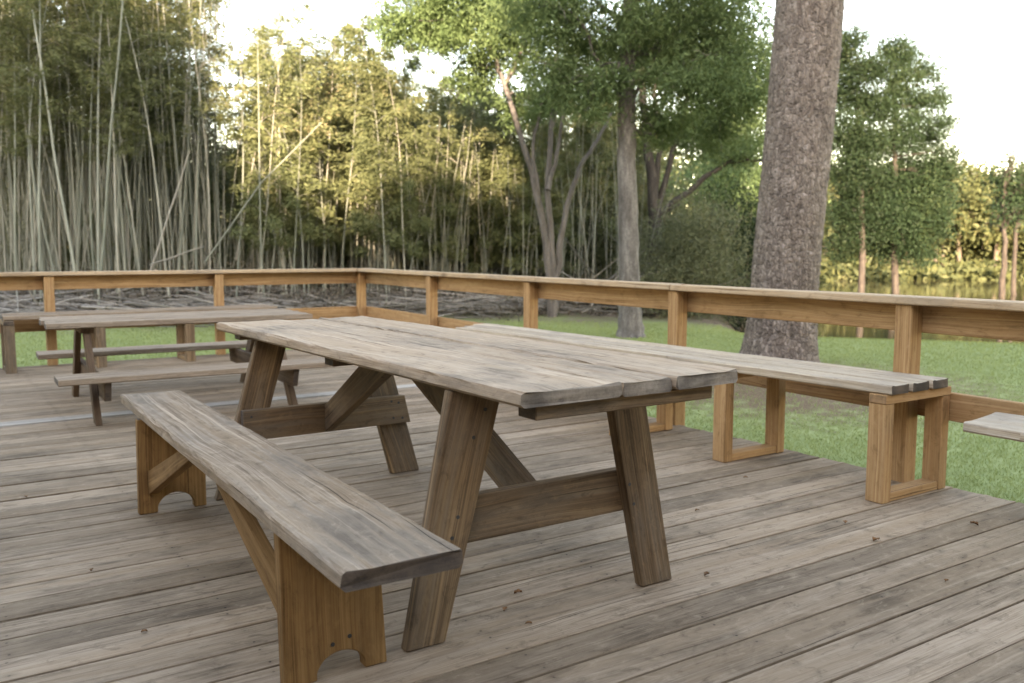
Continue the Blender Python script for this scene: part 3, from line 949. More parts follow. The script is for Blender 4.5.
# ================================================================== bamboo
def bamboo_meshes(seed, H, f0, nleaf, mat, rad=0.03, spread=0.75, llen=0.20):
    r = np.random.default_rng(seed)
    n = 16
    t = np.linspace(0, 1, n)
    bend = r.uniform(0.2, 0.9); ba = r.uniform(0, 2 * PI)
    bx = np.cos(ba) * bend * t ** 2.6 + 0.03 * np.sin(t * 9 + r.uniform(0, 6))
    by = np.sin(ba) * bend * t ** 2.6 + 0.03 * np.sin(t * 8 + r.uniform(0, 6))
    rr = rad * (1 - 0.86 * t ** 1.2) * (1 + 0.02 * r.normal(size=n))
    paths = [np.stack([bx, by, t * H, rr], -1)]
    # node rings
    nb = int(H * (1 - f0) * 4.2)
    P, D = [], []
    for b in range(nb):
        tb = f0 + (1 - f0) * (b + r.uniform(0, 1)) / nb
        x0 = np.array([np.interp(tb, t, bx), np.interp(tb, t, by), tb * H])
        a = r.uniform(0, 2 * PI)
        L = spread * (0.55 + 0.75 * math.sin(PI * min(1, (tb - f0) / (1 - f0) * 0.85 + 0.12))) * r.uniform(0.6, 1.2)
        u = np.linspace(0, 1, 5)
        br = np.stack([x0[0] + np.cos(a) * L * u, x0[1] + np.sin(a) * L * u, x0[2] + L * (0.75 * u - 0.55 * u ** 2), 0.007 * (1 - 0.8 * u)], -1)
        paths.append(br)
        k = max(4, int(nleaf / nb))
        uu = r.uniform(0.2, 1.0, k)
        Q = np.stack([np.interp(uu, u, br[:, j]) for j in range(3)], -1) + r.normal(size=(k, 3)) * 0.11 * spread
        dd = np.stack([np.cos(a) + 1.1 * r.normal(size=k), np.sin(a) + 1.1 * r.normal(size=k), -0.55 + 0.6 * r.normal(size=k)], -1)
        P.append(Q); D.append(dd)
    V, F = tubes_np(paths[:1], 7, 0, r)
    V2, F2 = tubes_np(paths[1:], 3, 0, r)
    culm = mesh_np("culm", np.concatenate([V, V2]), np.concatenate([F, F2 + len(V)]), M["culm"], True)
    P = np.concatenate(P); D = np.concatenate(D)
    V, F = leaves_np(P, D, r.uniform(0.7, 1.3, len(P)) * llen, r.uniform(0.7, 1.2, len(P)) * llen * 0.24, r)
    return culm, mesh_np("foliage", V, F, mat)


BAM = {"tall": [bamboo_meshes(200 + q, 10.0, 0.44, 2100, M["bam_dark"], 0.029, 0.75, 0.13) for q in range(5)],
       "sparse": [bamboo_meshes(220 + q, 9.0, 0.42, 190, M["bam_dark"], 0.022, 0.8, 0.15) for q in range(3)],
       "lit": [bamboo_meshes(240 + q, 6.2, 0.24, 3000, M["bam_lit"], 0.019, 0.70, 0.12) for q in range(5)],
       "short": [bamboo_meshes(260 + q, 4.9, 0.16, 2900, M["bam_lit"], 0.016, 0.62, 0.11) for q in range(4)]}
LAB = {"tall": ("tall thick bamboo stem with dark leafy top in the grove behind the far railing", "tall dark bamboo in the grove"),
       "sparse": ("thin nearly bare bamboo stem against the sky gap beside the dark grove", "bare bamboo stems in the sky gap"),
       "lit": ("mid-height bamboo with yellow-green sunlit top between the sky gap and the forked tree", "sunlit mid-height bamboo"),
       "short": ("low bamboo with golden sunlit top behind the forked multi-stemmed tree", "low golden bamboo behind the forked tree")}
SHARE = {}


def bamboo(kind, q, p, sc, lean, az, rz, label=None, group=None):
    culm, fol = BAM[kind][q % len(BAM[kind])]
    root = thing("bamboo", label or LAB[kind][0], "bamboo", (p.x, p.y, p.z), group if label else LAB[kind][1])
    # the lean tips the stem towards compass direction az
    q_ = Matrix.Rotation(az, 4, "Z") @ Matrix.Rotation(lean, 4, "X") @ Matrix.Rotation(-az, 4, "Z") @ Matrix.Rotation(rz, 4, "Z")
    root.rotation_euler = q_.to_euler()
    root.scale = (0.5 + 0.5 * sc, 0.5 + 0.5 * sc, sc)
    for nm, me in (("culm", culm), ("foliage", fol)):
        o = bpy.data.objects.new(nm, me); COL.objects.link(o); o.parent = root
    return root


def on_ground(px, D, dz=0.0):
    p = at(px, D)
    p.z = float(ground_z(np.array([p.x]), np.array([p.y]))[0]) + dz
    return p


rb = random.Random(5)
cnt = 0
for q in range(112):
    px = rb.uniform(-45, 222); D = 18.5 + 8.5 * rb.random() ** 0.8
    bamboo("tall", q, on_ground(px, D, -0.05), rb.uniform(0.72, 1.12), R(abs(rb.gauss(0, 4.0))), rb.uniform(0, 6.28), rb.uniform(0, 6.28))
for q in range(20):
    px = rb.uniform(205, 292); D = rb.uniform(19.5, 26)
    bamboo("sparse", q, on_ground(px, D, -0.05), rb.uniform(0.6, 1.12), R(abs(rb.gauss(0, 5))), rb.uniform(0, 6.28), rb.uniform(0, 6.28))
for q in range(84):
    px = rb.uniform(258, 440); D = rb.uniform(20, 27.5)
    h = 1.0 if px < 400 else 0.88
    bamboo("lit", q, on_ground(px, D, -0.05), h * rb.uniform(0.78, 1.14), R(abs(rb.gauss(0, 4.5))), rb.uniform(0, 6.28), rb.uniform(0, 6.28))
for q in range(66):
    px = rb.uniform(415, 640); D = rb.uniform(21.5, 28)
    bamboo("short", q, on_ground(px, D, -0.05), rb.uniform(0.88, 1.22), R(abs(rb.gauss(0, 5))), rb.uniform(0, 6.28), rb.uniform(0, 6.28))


def stick(name, label, cat, P, r0, r1, mat, group=None, kind=None):
    P = np.array([tuple(p) for p in P])
    t = np.linspace(0, 1, 9)
    X = np.stack([np.interp(t, np.linspace(0, 1, len(P)), P[:, j]) for j in range(3)], -1)
    X += 0.012 * np.sin(t * 11)[:, None] * np.array([1, 0.6, 0.8])
    V, F = tubes_np([np.concatenate([X, np.interp(t, [0, 1], [r0, r1])[:, None]], 1)], 7)
    o = link(name, mesh_np(name, V, F, mat, True))
    return tag(o, label, cat, group, kind)


# the leaning stems one can tell apart
stick("leaning_bamboo", "dead pale bamboo pole leaning far over to the right in front of the grove", "bamboo", [at(205, 19.5, 262), at(262, 19.5, 182), at(322, 19.5, 122)], 0.020, 0.011, M["culm"])
stick("leaning_bamboo", "slender bare bamboo arching up across the sky gap to the right", "bamboo", [at(236, 21, 260), at(252, 21, 170), at(272, 21, 70), at(306, 21, -20)], 0.026, 0.006, M["culm_dead"])
stick("leaning_bamboo", "thick pale bamboo pole leaning left at the dark end of the grove", "bamboo", [at(75, 18.6, 275), at(54, 18.6, 150), at(33, 18.6, 10)], 0.032, 0.018, M["culm"])
stick("leaning_bamboo", "thick pale bamboo pole leaning right in the middle of the dark grove", "bamboo", [at(101, 18.8, 272), at(112, 18.8, 120), at(124, 18.8, -10)], 0.030, 0.018, M["culm"])
stick("leaning_bamboo", "broken bamboo pole crossing the stems in front of the sky gap", "bamboo", [at(150, 19.2, 272), at(190, 19.2, 150)], 0.018, 0.012, M["culm_dead"])

# dense dark thicket behind the stems, one mass
cl = []
for px in range(-60, 650, 16):
    D = 26.0 + 5 * rb.random()
    top = 6.5 if px < 215 else (5.0 if px < 420 else 3.9)
    if 215 <= px < 285: top = 4.3
    for z in np.arange(0.2, top, 0.9):
        p = at(px + rb.uniform(-10, 10), D)
        cl.append(((p.x, p.y, z), (1.2, 1.2, 0.8), 1.0))
me = foliage("bamboo_thicket", cl, 215000, 0.17, 0.045, M["thick"], 5, sub=0.40, dens=30, shell=0.2)
tag(link("bamboo_thicket", me), "dark leafy mass closing the view behind the bamboo stems", "thicket", kind="stuff")
# high leafy mass behind the tall grove
cl = []
for px in range(-60, 216, 15):
    for z in np.arange(3.0, 9.6, 0.95):
        if rb.random() < 0.86 and not (px > 185 and z > 6.5):
            p = at(px + rb.uniform(-10, 10), 28.0 + 2.5 * rb.random())
            cl.append(((p.x, p.y, z), (1.1, 1.1, 0.75), 1.0))
me = foliage("bamboo_canopy", cl, 75000, 0.15, 0.036, M["bam_dark"], 6, sub=0.36, dens=28, shell=0.2)
tag(link("bamboo_canopy", me), "high leafy canopy mass at the back of the dark grove", "thicket", kind="stuff")

# thin background stems in the gloom, too many to count
paths = []
for q in range(1100):
    px = rb.uniform(-60, 640); D = rb.uniform(20.5, 30)
    p = on_ground(px, D, -0.05)
    H = rb.uniform(2.2, 9.5) if px < 230 else rb.uniform(1.6, 5.0)
    if 222 < px < 290 and rb.random() < 0.5: continue
    lx, ly = rb.gauss(0, 0.085) * H, rb.gauss(0, 0.085) * H
    r0 = rb.uniform(0.005, 0.014)
    paths.append([(p.x, p.y, p.z, r0), (p.x + lx * 0.5, p.y + ly * 0.5, p.z + H * 0.5, r0 * 0.85), (p.x + lx * 1.1, p.y + ly * 1.1, p.z + H, r0 * 0.4)])
V, F = tubes_np(paths, 5)
M["culm_deep"] = culmmat("bamboo_culm_deep", (0.14, 0.150, 0.115), (0.25, 0.255, 0.205), (0.39, 0.365, 0.30))
tag(link("bamboo_stems", mesh_np("bamboo_stems", V, F, M["culm_deep"], True)), "crowd of thin bamboo stems deep in the grove", "bamboo", kind="stuff")

# fallen bamboo along the lawn edge
paths = []
for q in range(1100):
    px = rb.uniform(-60, 640); 
    if px > 530 and rb.random() < 0.7: continue
    D = rb.uniform(16.4, 22.5) if px < 340 else rb.uniform(18.6, 23.5)
    p = on_ground(px, D)
    a = rb.gauss(0, 0.5) - YAW + (0.0 if rb.random() < 0.75 else rb.uniform(-1.4, 1.4))
    L = rb.uniform(0.35, 2.6)
    hgt = 0.26 * rb.random() ** 1.4 * (1 if px < 540 else 0.6)
    tilt = rb.gauss(0, 0.10)
    d = Vector((math.cos(a), math.sin(a), tilt)) * L / 2
    c = Vector((p.x, p.y, p.z + 0.03 + hgt + abs(d.z)))
    r0 = rb.uniform(0.006, 0.022)
    paths.append([(*(c - d), r0), (*(c + Vector((0, 0, rb.uniform(-.05, .06)))), r0 * 0.9), (*(c + d), r0 * 0.6)])
V, F = tubes_np(paths, 5)
M["debris"] = culmmat("grey_debris", (0.075, 0.065, 0.052), (0.19, 0.17, 0.145), (0.36, 0.33, 0.29))
tag(link("fallen_bamboo", mesh_np("fallen_bamboo", V, F, M["debris"], True)), "tangle of grey fallen bamboo sticks along the lawn edge", "debris", kind="stuff")
cl = []
for px in range(-60, 640, 12):
    p = on_ground(px, rb.uniform(19, 23.5)); cl.append(((p.x, p.y, p.z + 0.1), (0.8, 0.8, 0.22), 1))
me = foliage("leaf_litter", cl, 26000, 0.14, 0.035, leafmat("dry_litter", (0.05, 0.042, 0.033), (0.12, 0.10, 0.078), (0.20, 0.175, 0.14), trans=0.1), 8, sub=0.35, shell=0.1)
tag(link("leaf_litter", me), "dry leaf litter heaped under the bamboo", "litter", kind="stuff")
paths = []
for q in range(60):
    px = rb.uniform(520, 735); D = rb.uniform(19.5, 22.5)
    p = on_ground(px, D)
    L = rb.uniform(1.2, 3.2); el = rb.uniform(0.05, 0.85); a = -YAW + rb.choice((0, 0, PI)) + rb.gauss(0, 0.5)
    d = Vector((math.cos(a) * math.cos(el), math.sin(a) * math.cos(el), math.sin(el))) * L
    r0 = rb.uniform(0.008, 0.02)
    paths.append([(p.x, p.y, p.z + rb.uniform(0, .3), r0), (p.x + d.x * .5, p.y + d.y * .5, p.z + d.z * .5 + .05, r0 * .8), (p.x + d.x, p.y + d.y, p.z + d.z, r0 * .4)])
V, F = tubes_np(paths, 5)
tag(link("leaning_canes", mesh_np("leaning_canes", V, F, M["debris"], True)), "loose tangle of leaning grey canes behind the lawn trees", "debris", kind="stuff")
for q, (a, b, lab) in enumerate((((0, 17.2, 296), (62, 17.6, 322), "long grey fallen bamboo pole slanting at the far left end of the debris"),
                                 ((20, 17.0, 276), (50, 17.4, 322), "short pale fallen stick standing steeply in the debris by the far railing"),
                                 ((150, 18.6, 265), (205, 17.5, 246), "pale broken bamboo pole propped up low before the grove"))):
    stick("fallen_pole", lab, "debris", [at(a[0], a[1], a[2]), at(b[0], b[1], b[2])], 0.018, 0.012, M["culm_dead"])

# ================================================================== trees
def limb(pts, r0, r1, n=14, wob=0.02, seed=0):
    P = np.array([tuple(p) for p in pts], float)
    t0 = np.linspace(0, 1, len(P)); t = np.linspace(0, 1, n)
    # smooth interpolation (Catmull-Rom through numpy)
    X = np.zeros((n, 3))
    for i, tt in enumerate(t):
        s = tt * (len(P) - 1); k = min(int(s), len(P) - 2); u = s - k
        p0, p1, p2, p3 = P[max(k - 1, 0)], P[k], P[k + 1], P[min(k + 2, len(P) - 1)]
        X[i] = 0.5 * ((2 * p1) + (-p0 + p2) * u + (2 * p0 - 5 * p1 + 4 * p2 - p3) * u * u + (-p0 + 3 * p1 - 3 * p2 + p3) * u ** 3)
    r = np.random.default_rng(seed)
    X[1:-1] += r.normal(size=(n - 2, 3)) * wob
    rad = r0 + (r1 - r0) * t
    return np.concatenate([X, rad[:, None]], 1)


def tree(name, label, base, limbs, bark, crown, group=None, cat="tree", sides=12, rough=0.03, smooth=True, twigs=5, bole=None):
    root = thing(name, label, cat, (base.x, base.y, base.z), group)
    if crown and twigs:
        rt = np.random.default_rng(len(label) * 31 + int(base.x * 10))
        allp = np.concatenate([l[len(l) // 3:] for l in limbs])
        extra = []
        for c, rad, w_ in crown["clusters"]:
            c = np.array(c); rad = np.array(rad)
            k = np.argmin(np.linalg.norm(allp[:, :3] - c, axis=1))
            st, r0 = allp[k, :3], min(allp[k, 3] * 0.6, 0.035)
            extra.append(limb([st, (st + c) / 2 + rt.normal(size=3) * 0.12, c], r0, 0.012, 8, 0.03, k))
            for _ in range(twigs):
                e = c + rt.normal(size=3) * rad * 0.6
                q0 = st + (c - st) * rt.uniform(0.4, 1.0)
                extra.append(limb([q0, (q0 + e) / 2 + rt.normal(size=3) * 0.08, e], 0.012, 0.004, 6, 0.02, k + 1))
        limbs = list(limbs) + extra
    o0 = np.array((base.x, base.y, base.z, 0))
    V, F = tubes_np([l - o0 for l in limbs], sides, rough)
    if bole:
        F = np.concatenate([F, bole[1] + len(V)]); V = np.concatenate([V, bole[0]])
    me = mesh_np("trunk", V, F, bark, smooth)
    o = bpy.data.objects.new("trunk", me); COL.objects.link(o); o.parent = root
    if crown:
        c = foliage(origin=(base.x, base.y, base.z), **crown)
        o = bpy.data.objects.new("crown", c); COL.objects.link(o); o.parent = root
    return root


def C(px, D, py, rx, rz, w=1.0, ry=None):
    p = at(px, D, py)
    return ((p.x, p.y, p.z), (rx, ry or rx, rz), w)


# --- big pine by the deck
b = PINE.copy()
D0 = 11.8
tp = [at(778, D0, 372), at(781, D0, 335), at(784, D0, 290), at(789, D0, 230), at(800, D0, 120), at(810, D0, 0), at(822, D0, -160), at(823, D0, -420)]
nr = 240
L = limb(tp, 0.4, 0.4, nr, 0.003, 3)
zz = L[:, 2] - LAWN_Z
L[:, 3] = 0.432 - 0.002 * zz + 0.085 * np.exp(-zz / 0.35)
L[:, 3] *= np.where(zz > 6, np.clip(1 - (zz - 6) * 0.06, 0.3, 1), 1)
top = at(823, D0, -420)
lims = []
for q in range(9):
    z = 7.0 + q * 0.45; a = q * 2.4
    k = int(np.interp(z, L[:, 2], np.arange(nr)))
    s0 = Vector(L[min(k, nr - 1), :3])
    e = s0 + Vector((math.cos(a), math.sin(a), 0.35)) * (2.6 - 0.15 * q)
    lims.append(limb([s0, s0.lerp(e, 0.5) + Vector((0, 0, 0.2)), e], 0.09, 0.02, 8, 0.03, q))
cr = [((l[-1][0], l[-1][1], l[-1][2]), (1.3, 1.3, 0.8), 1.0) for l in lims] + [((top.x, top.y, top.z), (1.6, 1.6, 1.2), 2.0)]
pine_limbs = lims
NS = 128
th = np.linspace(0, 2 * PI, NS, endpoint=False)
base0 = L[0, :3]
RR = np.zeros((nr, NS))
for i_ in range(nr):
    for j_ in range(NS):
        v = Vector((math.cos(th[j_]) * 5.5, math.sin(th[j_]) * 5.5, zz[i_] * 2.6))
        ridge = mnoise.noise(v * 1.0) * 0.5 + mnoise.noise(v * 2.3 + Vector((9, 3, 1))) * 0.5
        RR[i_, j_] = L[i_, 3] * (1 + 0.018 * ridge + 0.012 * mnoise.noise(v * 5.1)) + 0.045 * math.exp(-zz[i_] / 0.28) * (0.5 + 0.5 * math.cos(5 * th[j_] + 1.3 + 0.6 * math.sin(2 * th[j_])))
V = np.stack([L[:, 0][:, None] + np.cos(th) * RR, L[:, 1][:, None] + np.sin(th) * RR, np.repeat(L[:, 2][:, None], NS, 1)], -1).reshape(-1, 3) - np.array(b)
ii = np.arange(nr - 1)[:, None] * NS + np.arange(NS)[None, :]
jj = np.arange(nr - 1)[:, None] * NS + (np.arange(NS)[None, :] + 1) % NS
pine_bole = (V, np.stack([ii, jj, jj + NS, ii + NS], -1).reshape(-1, 4))
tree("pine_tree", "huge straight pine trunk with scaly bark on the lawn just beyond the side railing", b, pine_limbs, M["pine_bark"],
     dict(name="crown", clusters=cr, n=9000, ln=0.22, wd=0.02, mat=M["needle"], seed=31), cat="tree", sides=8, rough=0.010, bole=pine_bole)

# --- grey trunk tree in the middle of the lawn
D0 = 15.2
b = at(631, D0, 338); b.z = LAWN_Z - 0.05
L = limb([at(631, D0, 343), at(630, D0, 318), at(628.5, D0, 250), at(627, D0, 160), at(627, D0, 80), at(630, D0, 0), at(634, D0, -120)], 0.2, 0.2, 50, 0.006, 4)
zz = L[:, 2] - b.z
L[:, 3] = 0.192 - 0.012 * zz + 0.09 * np.exp(-zz / 0.22)
lims = [L]
for (p0, p1, p2, r0) in (((627, 110), (604, 70), (575, 15), .035), ((627, 110), (655, 60), (690, 10), .04), ((627, 60), (680, 40), (735, 30), .06), ((629, 40), (600, 5), (560, -30), .06), ((630, 10), (670, -30), (720, -60), .06)):
    dd = D0 + rb.uniform(-1.0, 1.0)
    lims.append(limb([at(p0[0], D0, p0[1]), at(p1[0], (D0 + dd) / 2, p1[1]), at(p2[0], dd, p2[1])], r0, 0.018, 10, 0.03, int(r0 * 999)))
cr = [C(634, 14.6, 22, 0.6, 0.42, .55), C(618, 14.6, 72, 0.35, 0.28, .25), C(690, 15.3, 15, 1.1, 0.9, 1.7), C(720, 15.2, 55, 1.0, 0.9, 1.6), C(745, 15.6, 95, 0.55, 0.6, .7), C(690, 14.7, 85, 0.85, 0.55, 1.2), C(640, 16.3, 50, 0.95, 0.65, 1.2), C(580, 15.2, 30, 0.8, 0.7, 1.3),
      C(660, 15.3, 125, 0.5, 0.4, .55), C(560, 15, 85, 0.55, 0.45, .6), C(590, 14.9, 100, 0.35, 0.35, .35), C(720, 16, 130, 0.6, 0.4, .5), C(540, 15, 5, 0.9, 0.6, 1.0), C(690, 15, -40, 2.2, 0.8, 2.0), C(590, 15, -50, 2.0, 0.8, 1.8)]
tree("shade_tree", "tall tree with one straight grey trunk and spreading green crown standing mid-lawn", b, lims, M["grey_bark"],
     dict(name="crown", clusters=cr, n=72000, ln=0.088, wd=0.027, mat=M["leaf_mid"], seed=32, sub=0.155, dens=44, shell=0.05, droop=0.6), sides=20, rough=0.02)

# --- forked multi-stemmed tree
D0 = 19.0
b = on_ground(552, D0, -0.05)
def A(px, py, d=0): return at(px, D0 + d, py)
gp = at(552, D0); 
lims = [limb([b, A(549, 272), A(541, 210), A(524, 150), A(505, 85), A(488, 45), A(470, 10)], 0.095, 0.03, 26, 0.015, 1),
        limb([b, A(553, 268), A(548, 190), A(552, 120), A(556, 70), A(560, 10)], 0.085, 0.028, 24, 0.015, 2),
        limb([b, A(558, 262), A(565, 215), A(580, 170), A(598, 140), A(613, 112)], 0.08, 0.03, 22, 0.015, 3),
        limb([A(541, 210), A(533, 150), A(540, 110), A(548, 90)], 0.045, 0.025, 12, 0.015, 4),
        limb([A(551, 130), A(560, 100), A(566, 80, .3)], 0.045, 0.03, 10, 0.015, 5),
        limb([A(548, 190, -.2), A(558, 150, -.2), A(566, 95, -.4)], 0.05, 0.03, 12, 0.015, 6),
        limb([A(505, 85), A(525, 40), A(515, 5), A(505, -20)], 0.05, 0.02, 10, 0.02, 7),
        limb([A(488, 45), A(450, 20), A(420, 5)], 0.045, 0.015, 10, 0.02, 8)]
cr = [C(420, 18.6, 14, 1.0, 0.65, 1.3), C(470, 18.8, 30, 1.1, 0.7, 1.4), C(480, 19.4, 72, 0.6, 0.45, .7), C(450, 18.4, -15, 1.5, 0.6, 1.5), C(520, 19.2, 45, 0.9, 0.8, 1.3), C(560, 19.5, 60, 0.9, 0.8, 1.0),
      C(520, 19.5, -10, 1.4, 0.7, 1.2), C(545, 19.2, 105, 0.5, 0.35, .4), C(402, 18.5, 28, .45, .35, .4), C(515, 20, 110, .4, .4, .3), C(600, 19.8, 90, 0.6, 0.5, .5), C(440, 18.6, 40, .55, .35, .5), C(505, 19.0, 15, 1.0, 0.5, 1.0)]
tree("forked_tree", "multi-stemmed tree whose slender tan trunks fan out low and lean apart", b, lims, M["tan_bark"],
     dict(name="crown", clusters=cr, n=60000, ln=0.095, wd=0.032, mat=M["leaf_green"], seed=33, sub=0.17, dens=42, shell=0.05, droop=0.6), sides=12, rough=0.02)

# --- dark low-limbed tree behind
D0 = 22.0
b = on_ground(655, D0, -0.05)
lims = [limb([b, A(655, 250, 0), A(654, 200), A(648, 150), A(642, 95), A(640, 40)], 0.19, 0.06, 22, 0.02, 11),
        limb([A(657, 212), A(668, 170), A(682, 120), A(690, 80)], 0.09, 0.03, 12, 0.02, 12),
        limb([A(657, 215), A(690, 190), A(718, 168), A(742, 160), A(765, 162)], 0.085, 0.03, 14, 0.02, 13),
        limb([A(657, 222), A(668, 212), A(680, 204)], 0.06, 0.03, 6, 0.02, 14),
        limb([A(655, 195), A(660, 150), A(655, 100), A(660, 60)], 0.08, 0.03, 12, 0.02, 15)]
cr = [C(690, 22.5, 130, 1.0, 0.6, 1.0), C(735, 22.5, 110, 1.2, 0.9, 1.6), C(740, 22, 150, 0.7, 0.4, .5), C(650, 23, 60, 1.6, 1.0, 1.6), C(700, 23, 60, 1.8, 1.0, 1.8), C(755, 23, 70, 1.2, 1.0, 1.2), C(690, 23, 10, 2.0, 1.2, 1.6)]
tree("low_limbed_tree", "dark tree with a long arched limb reaching towards the big pine", b, lims, M["dark_bark"],
     dict(name="crown", clusters=cr, n=50000, ln=0.11, wd=0.04, mat=M["leaf_mid"], seed=34, sub=0.24, dens=36, shell=0.15), sides=10, rough=0.02)


# --- simple tree for the background
def bg_tree(px, D, topy, wpx, leaf, bark, label, n, seed, name="background_tree", trunk_r=0.14, low=0.25, group=None, ln=0.30, sparse=0.45, zb=None, sub=0.45, base_py=None):
    r = random.Random(seed)
    p = at(px, D)
    gz = float(ground_z(np.array([p.x]), np.array([p.y]))[0]) if zb is None else zb
    p.z = gz - 0.1
    zt = at(px, D, topy).z
    W = wpx / FPX * D / 2
    H = zt - gz
    lim = [limb([p, p + Vector((r.uniform(-.1, .1), r.uniform(-.1, .1), H * .35)), p + Vector((r.uniform(-.3, .3), r.uniform(-.3, .3), H * .7)), p + Vector((r.uniform(-.3, .3), r.uniform(-.3, .3), H * .97))], trunk_r, 0.03, 14, 0.03, seed)]
    cl = []
    k = 24
    for i in range(k):
        f = low + (1 - low) * (i + 0.5) / k
        z = gz + H * f
        prof = math.sin(PI * min(0.97, 0.18 + 0.80 * (f - low) / (1 - low))) ** 0.8
        a = r.uniform(0, 6.28); rr = W * prof * r.uniform(0.15, 0.80)
        c = (p.x + math.cos(a) * rr, p.y + math.sin(a) * rr, z)
        s = W * prof * r.uniform(0.22, 0.55) + 0.2
        cl.append((c, (s, s, s * 0.6), s * s))
        if i % 3 == 0:
            lim.append(limb([p + Vector((0, 0, H * f * 0.85)), (p + Vector((0, 0, H * f * .9))).lerp(Vector(c), .6), Vector(c)], trunk_r * .35, 0.015, 7, 0.03, seed + i))
    return tree(name, label, p, lim, bark, dict(name="crown", clusters=cl, n=n, ln=ln, wd=ln * 0.42, mat=leaf, seed=seed, sub=sub, dens=26, shell=sparse), group, sides=8)


# behind the middle
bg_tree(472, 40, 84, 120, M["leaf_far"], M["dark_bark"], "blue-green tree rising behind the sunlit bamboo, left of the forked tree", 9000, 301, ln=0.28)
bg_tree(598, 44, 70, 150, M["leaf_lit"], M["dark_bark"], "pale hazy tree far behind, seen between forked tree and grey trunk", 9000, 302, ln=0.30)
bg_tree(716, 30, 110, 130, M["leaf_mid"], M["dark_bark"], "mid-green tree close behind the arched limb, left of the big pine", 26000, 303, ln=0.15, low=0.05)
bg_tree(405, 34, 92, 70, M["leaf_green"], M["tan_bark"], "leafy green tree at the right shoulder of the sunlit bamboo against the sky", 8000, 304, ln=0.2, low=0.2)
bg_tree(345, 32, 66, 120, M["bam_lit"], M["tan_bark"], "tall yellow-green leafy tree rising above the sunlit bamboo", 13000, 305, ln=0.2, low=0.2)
bg_tree(300, 31, 84, 80, M["bam_lit"], M["tan_bark"], "yellow-green leafy tree bordering the sky gap in the bamboo", 9000, 306, ln=0.2, low=0.2)
# understory bushes behind the trunks
for q, (px, D, ty, w, leaf, lab) in enumerate(((700, 20.5, 205, 110, M["thick"], "dark feathery bush between the arched-limb tree and the big pine"), (742, 22, 190, 90, M["leaf_far"], "deep green bush partly behind the big pine's trunk"),
                                              (600, 24, 205, 90, M["thick"], "dull brushy thicket bush left of the grey trunk"), (660, 25, 190, 80, M["thick"], "dull brushy bush behind the dark low-limbed trunk"), (545, 26, 200, 80, M["thick"], "dull bush behind the forked tree's stems"))):
    p = on_ground(px, D)
    zt = at(px, D, ty).z
    W = w / FPX * D / 2
    H = zt - p.z
    cl = [((p.x + random.uniform(-.5, .5) * W, p.y + random.uniform(-.5, .5) * W, p.z + H * f), (W * (1 - f * .5), W * (1 - f * .5), H * .25), 1) for f in (0.15, .3, .45, .6, .78)]
    lim = [limb([p, p + Vector((math.cos(a) * W * .3, math.sin(a) * W * .3, H * .5)), p + Vector((math.cos(a) * W * .7, math.sin(a) * W * .7, H * .9))], 0.03, 0.006, 8, 0.03, q * 9 + int(a * 3)) for a in (0.3, 1.6, 2.9, 4.1, 5.4)]
    root = thing("bush", lab, "bush", (p.x, p.y, p.z))
    o0 = np.array((p.x, p.y, p.z, 0))
    V, F = tubes_np([l - o0 for l in lim], 6)
    o = bpy.data.objects.new("stem", mesh_np("stem", V, F, M["twig"], True)); COL.objects.link(o); o.parent = root
    o = bpy.data.objects.new("foliage", foliage("foliage", cl, 20000, 0.12, 0.026, leaf, 400 + q, sub=0.34, origin=(p.x, p.y, p.z), shell=0.3)); COL.objects.link(o); o.parent = root

# right-hand pond trees
def lobed(name, label, px, D, lobes, trunk_top, r0, n, seed):
    r = random.Random(seed)
    b_ = on_ground(px, D, -0.1)
    t_ = [limb([b_, at(px + r.uniform(-2, 2), D, 200), at(px + r.uniform(-4, 4), D, 130), at(px + r.uniform(-5, 5), D, trunk_top)], r0, 0.03, 18, 0.03, seed)]
    cl_ = []
    for x, y, k_ in lobes:
        q_ = C(x, D + r.uniform(-1.3, 1.3), y, 0.95 * k_, 0.92 * k_, k_ * k_)
        cl_.append(q_)
    tree(name, label, b_, t_, M["dark_bark"], dict(name="crown", clusters=cl_, n=n, ln=0.16, wd=0.06, mat=M["leaf_far"], seed=seed, sub=0.30, dens=30, shell=0.1), sides=8)


lobed("pond_tree", "tall green tree directly right of the big pine, partly hidden by its trunk", 860, 42,
      [(850, 40, .8), (838, 60, 1), (862, 72, .9), (846, 95, 1.1), (868, 108, .8), (842, 130, 1.1), (862, 145, 1.1), (848, 170, 1.2), (870, 185, 1.0), (850, 210, 1.2), (866, 228, 1.0), (846, 245, .9)], 48, 0.17, 48000, 311)
lobed("pond_tree", "broad dark green tree with ragged rounded top, standing by the pond", 894, 43,
      [(893, 50, .8), (908, 56, .8), (880, 68, .8), (925, 74, .8), (900, 84, 1), (940, 98, .75), (918, 106, 1), (884, 106, 1), (944, 124, .7), (902, 132, 1.1), (928, 138, .9), (880, 144, 1), (910, 164, 1.1), (936, 164, .7), (890, 178, 1.1),
       (918, 196, 1.1), (940, 200, .8), (884, 212, 1.1), (906, 228, 1.1), (932, 226, .9), (890, 246, .9), (916, 250, .9), (950, 152, .5), (946, 170, .55), (930, 184, 1), (900, 200, 1.2), (925, 215, 1.1), (876, 190, 1.1), (874, 232, 1.1)], 54, 0.19, 84000, 312)
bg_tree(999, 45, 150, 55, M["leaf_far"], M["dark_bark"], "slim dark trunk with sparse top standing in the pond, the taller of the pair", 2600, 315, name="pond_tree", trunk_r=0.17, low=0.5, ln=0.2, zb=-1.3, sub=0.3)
bg_tree(1012, 46, 160, 50, M["leaf_far"], M["dark_bark"], "slim dark trunk with sparse top standing in the pond, the shorter of the pair", 2200, 316, name="pond_tree", trunk_r=0.14, low=0.55, ln=0.2, zb=-1.3, sub=0.3)
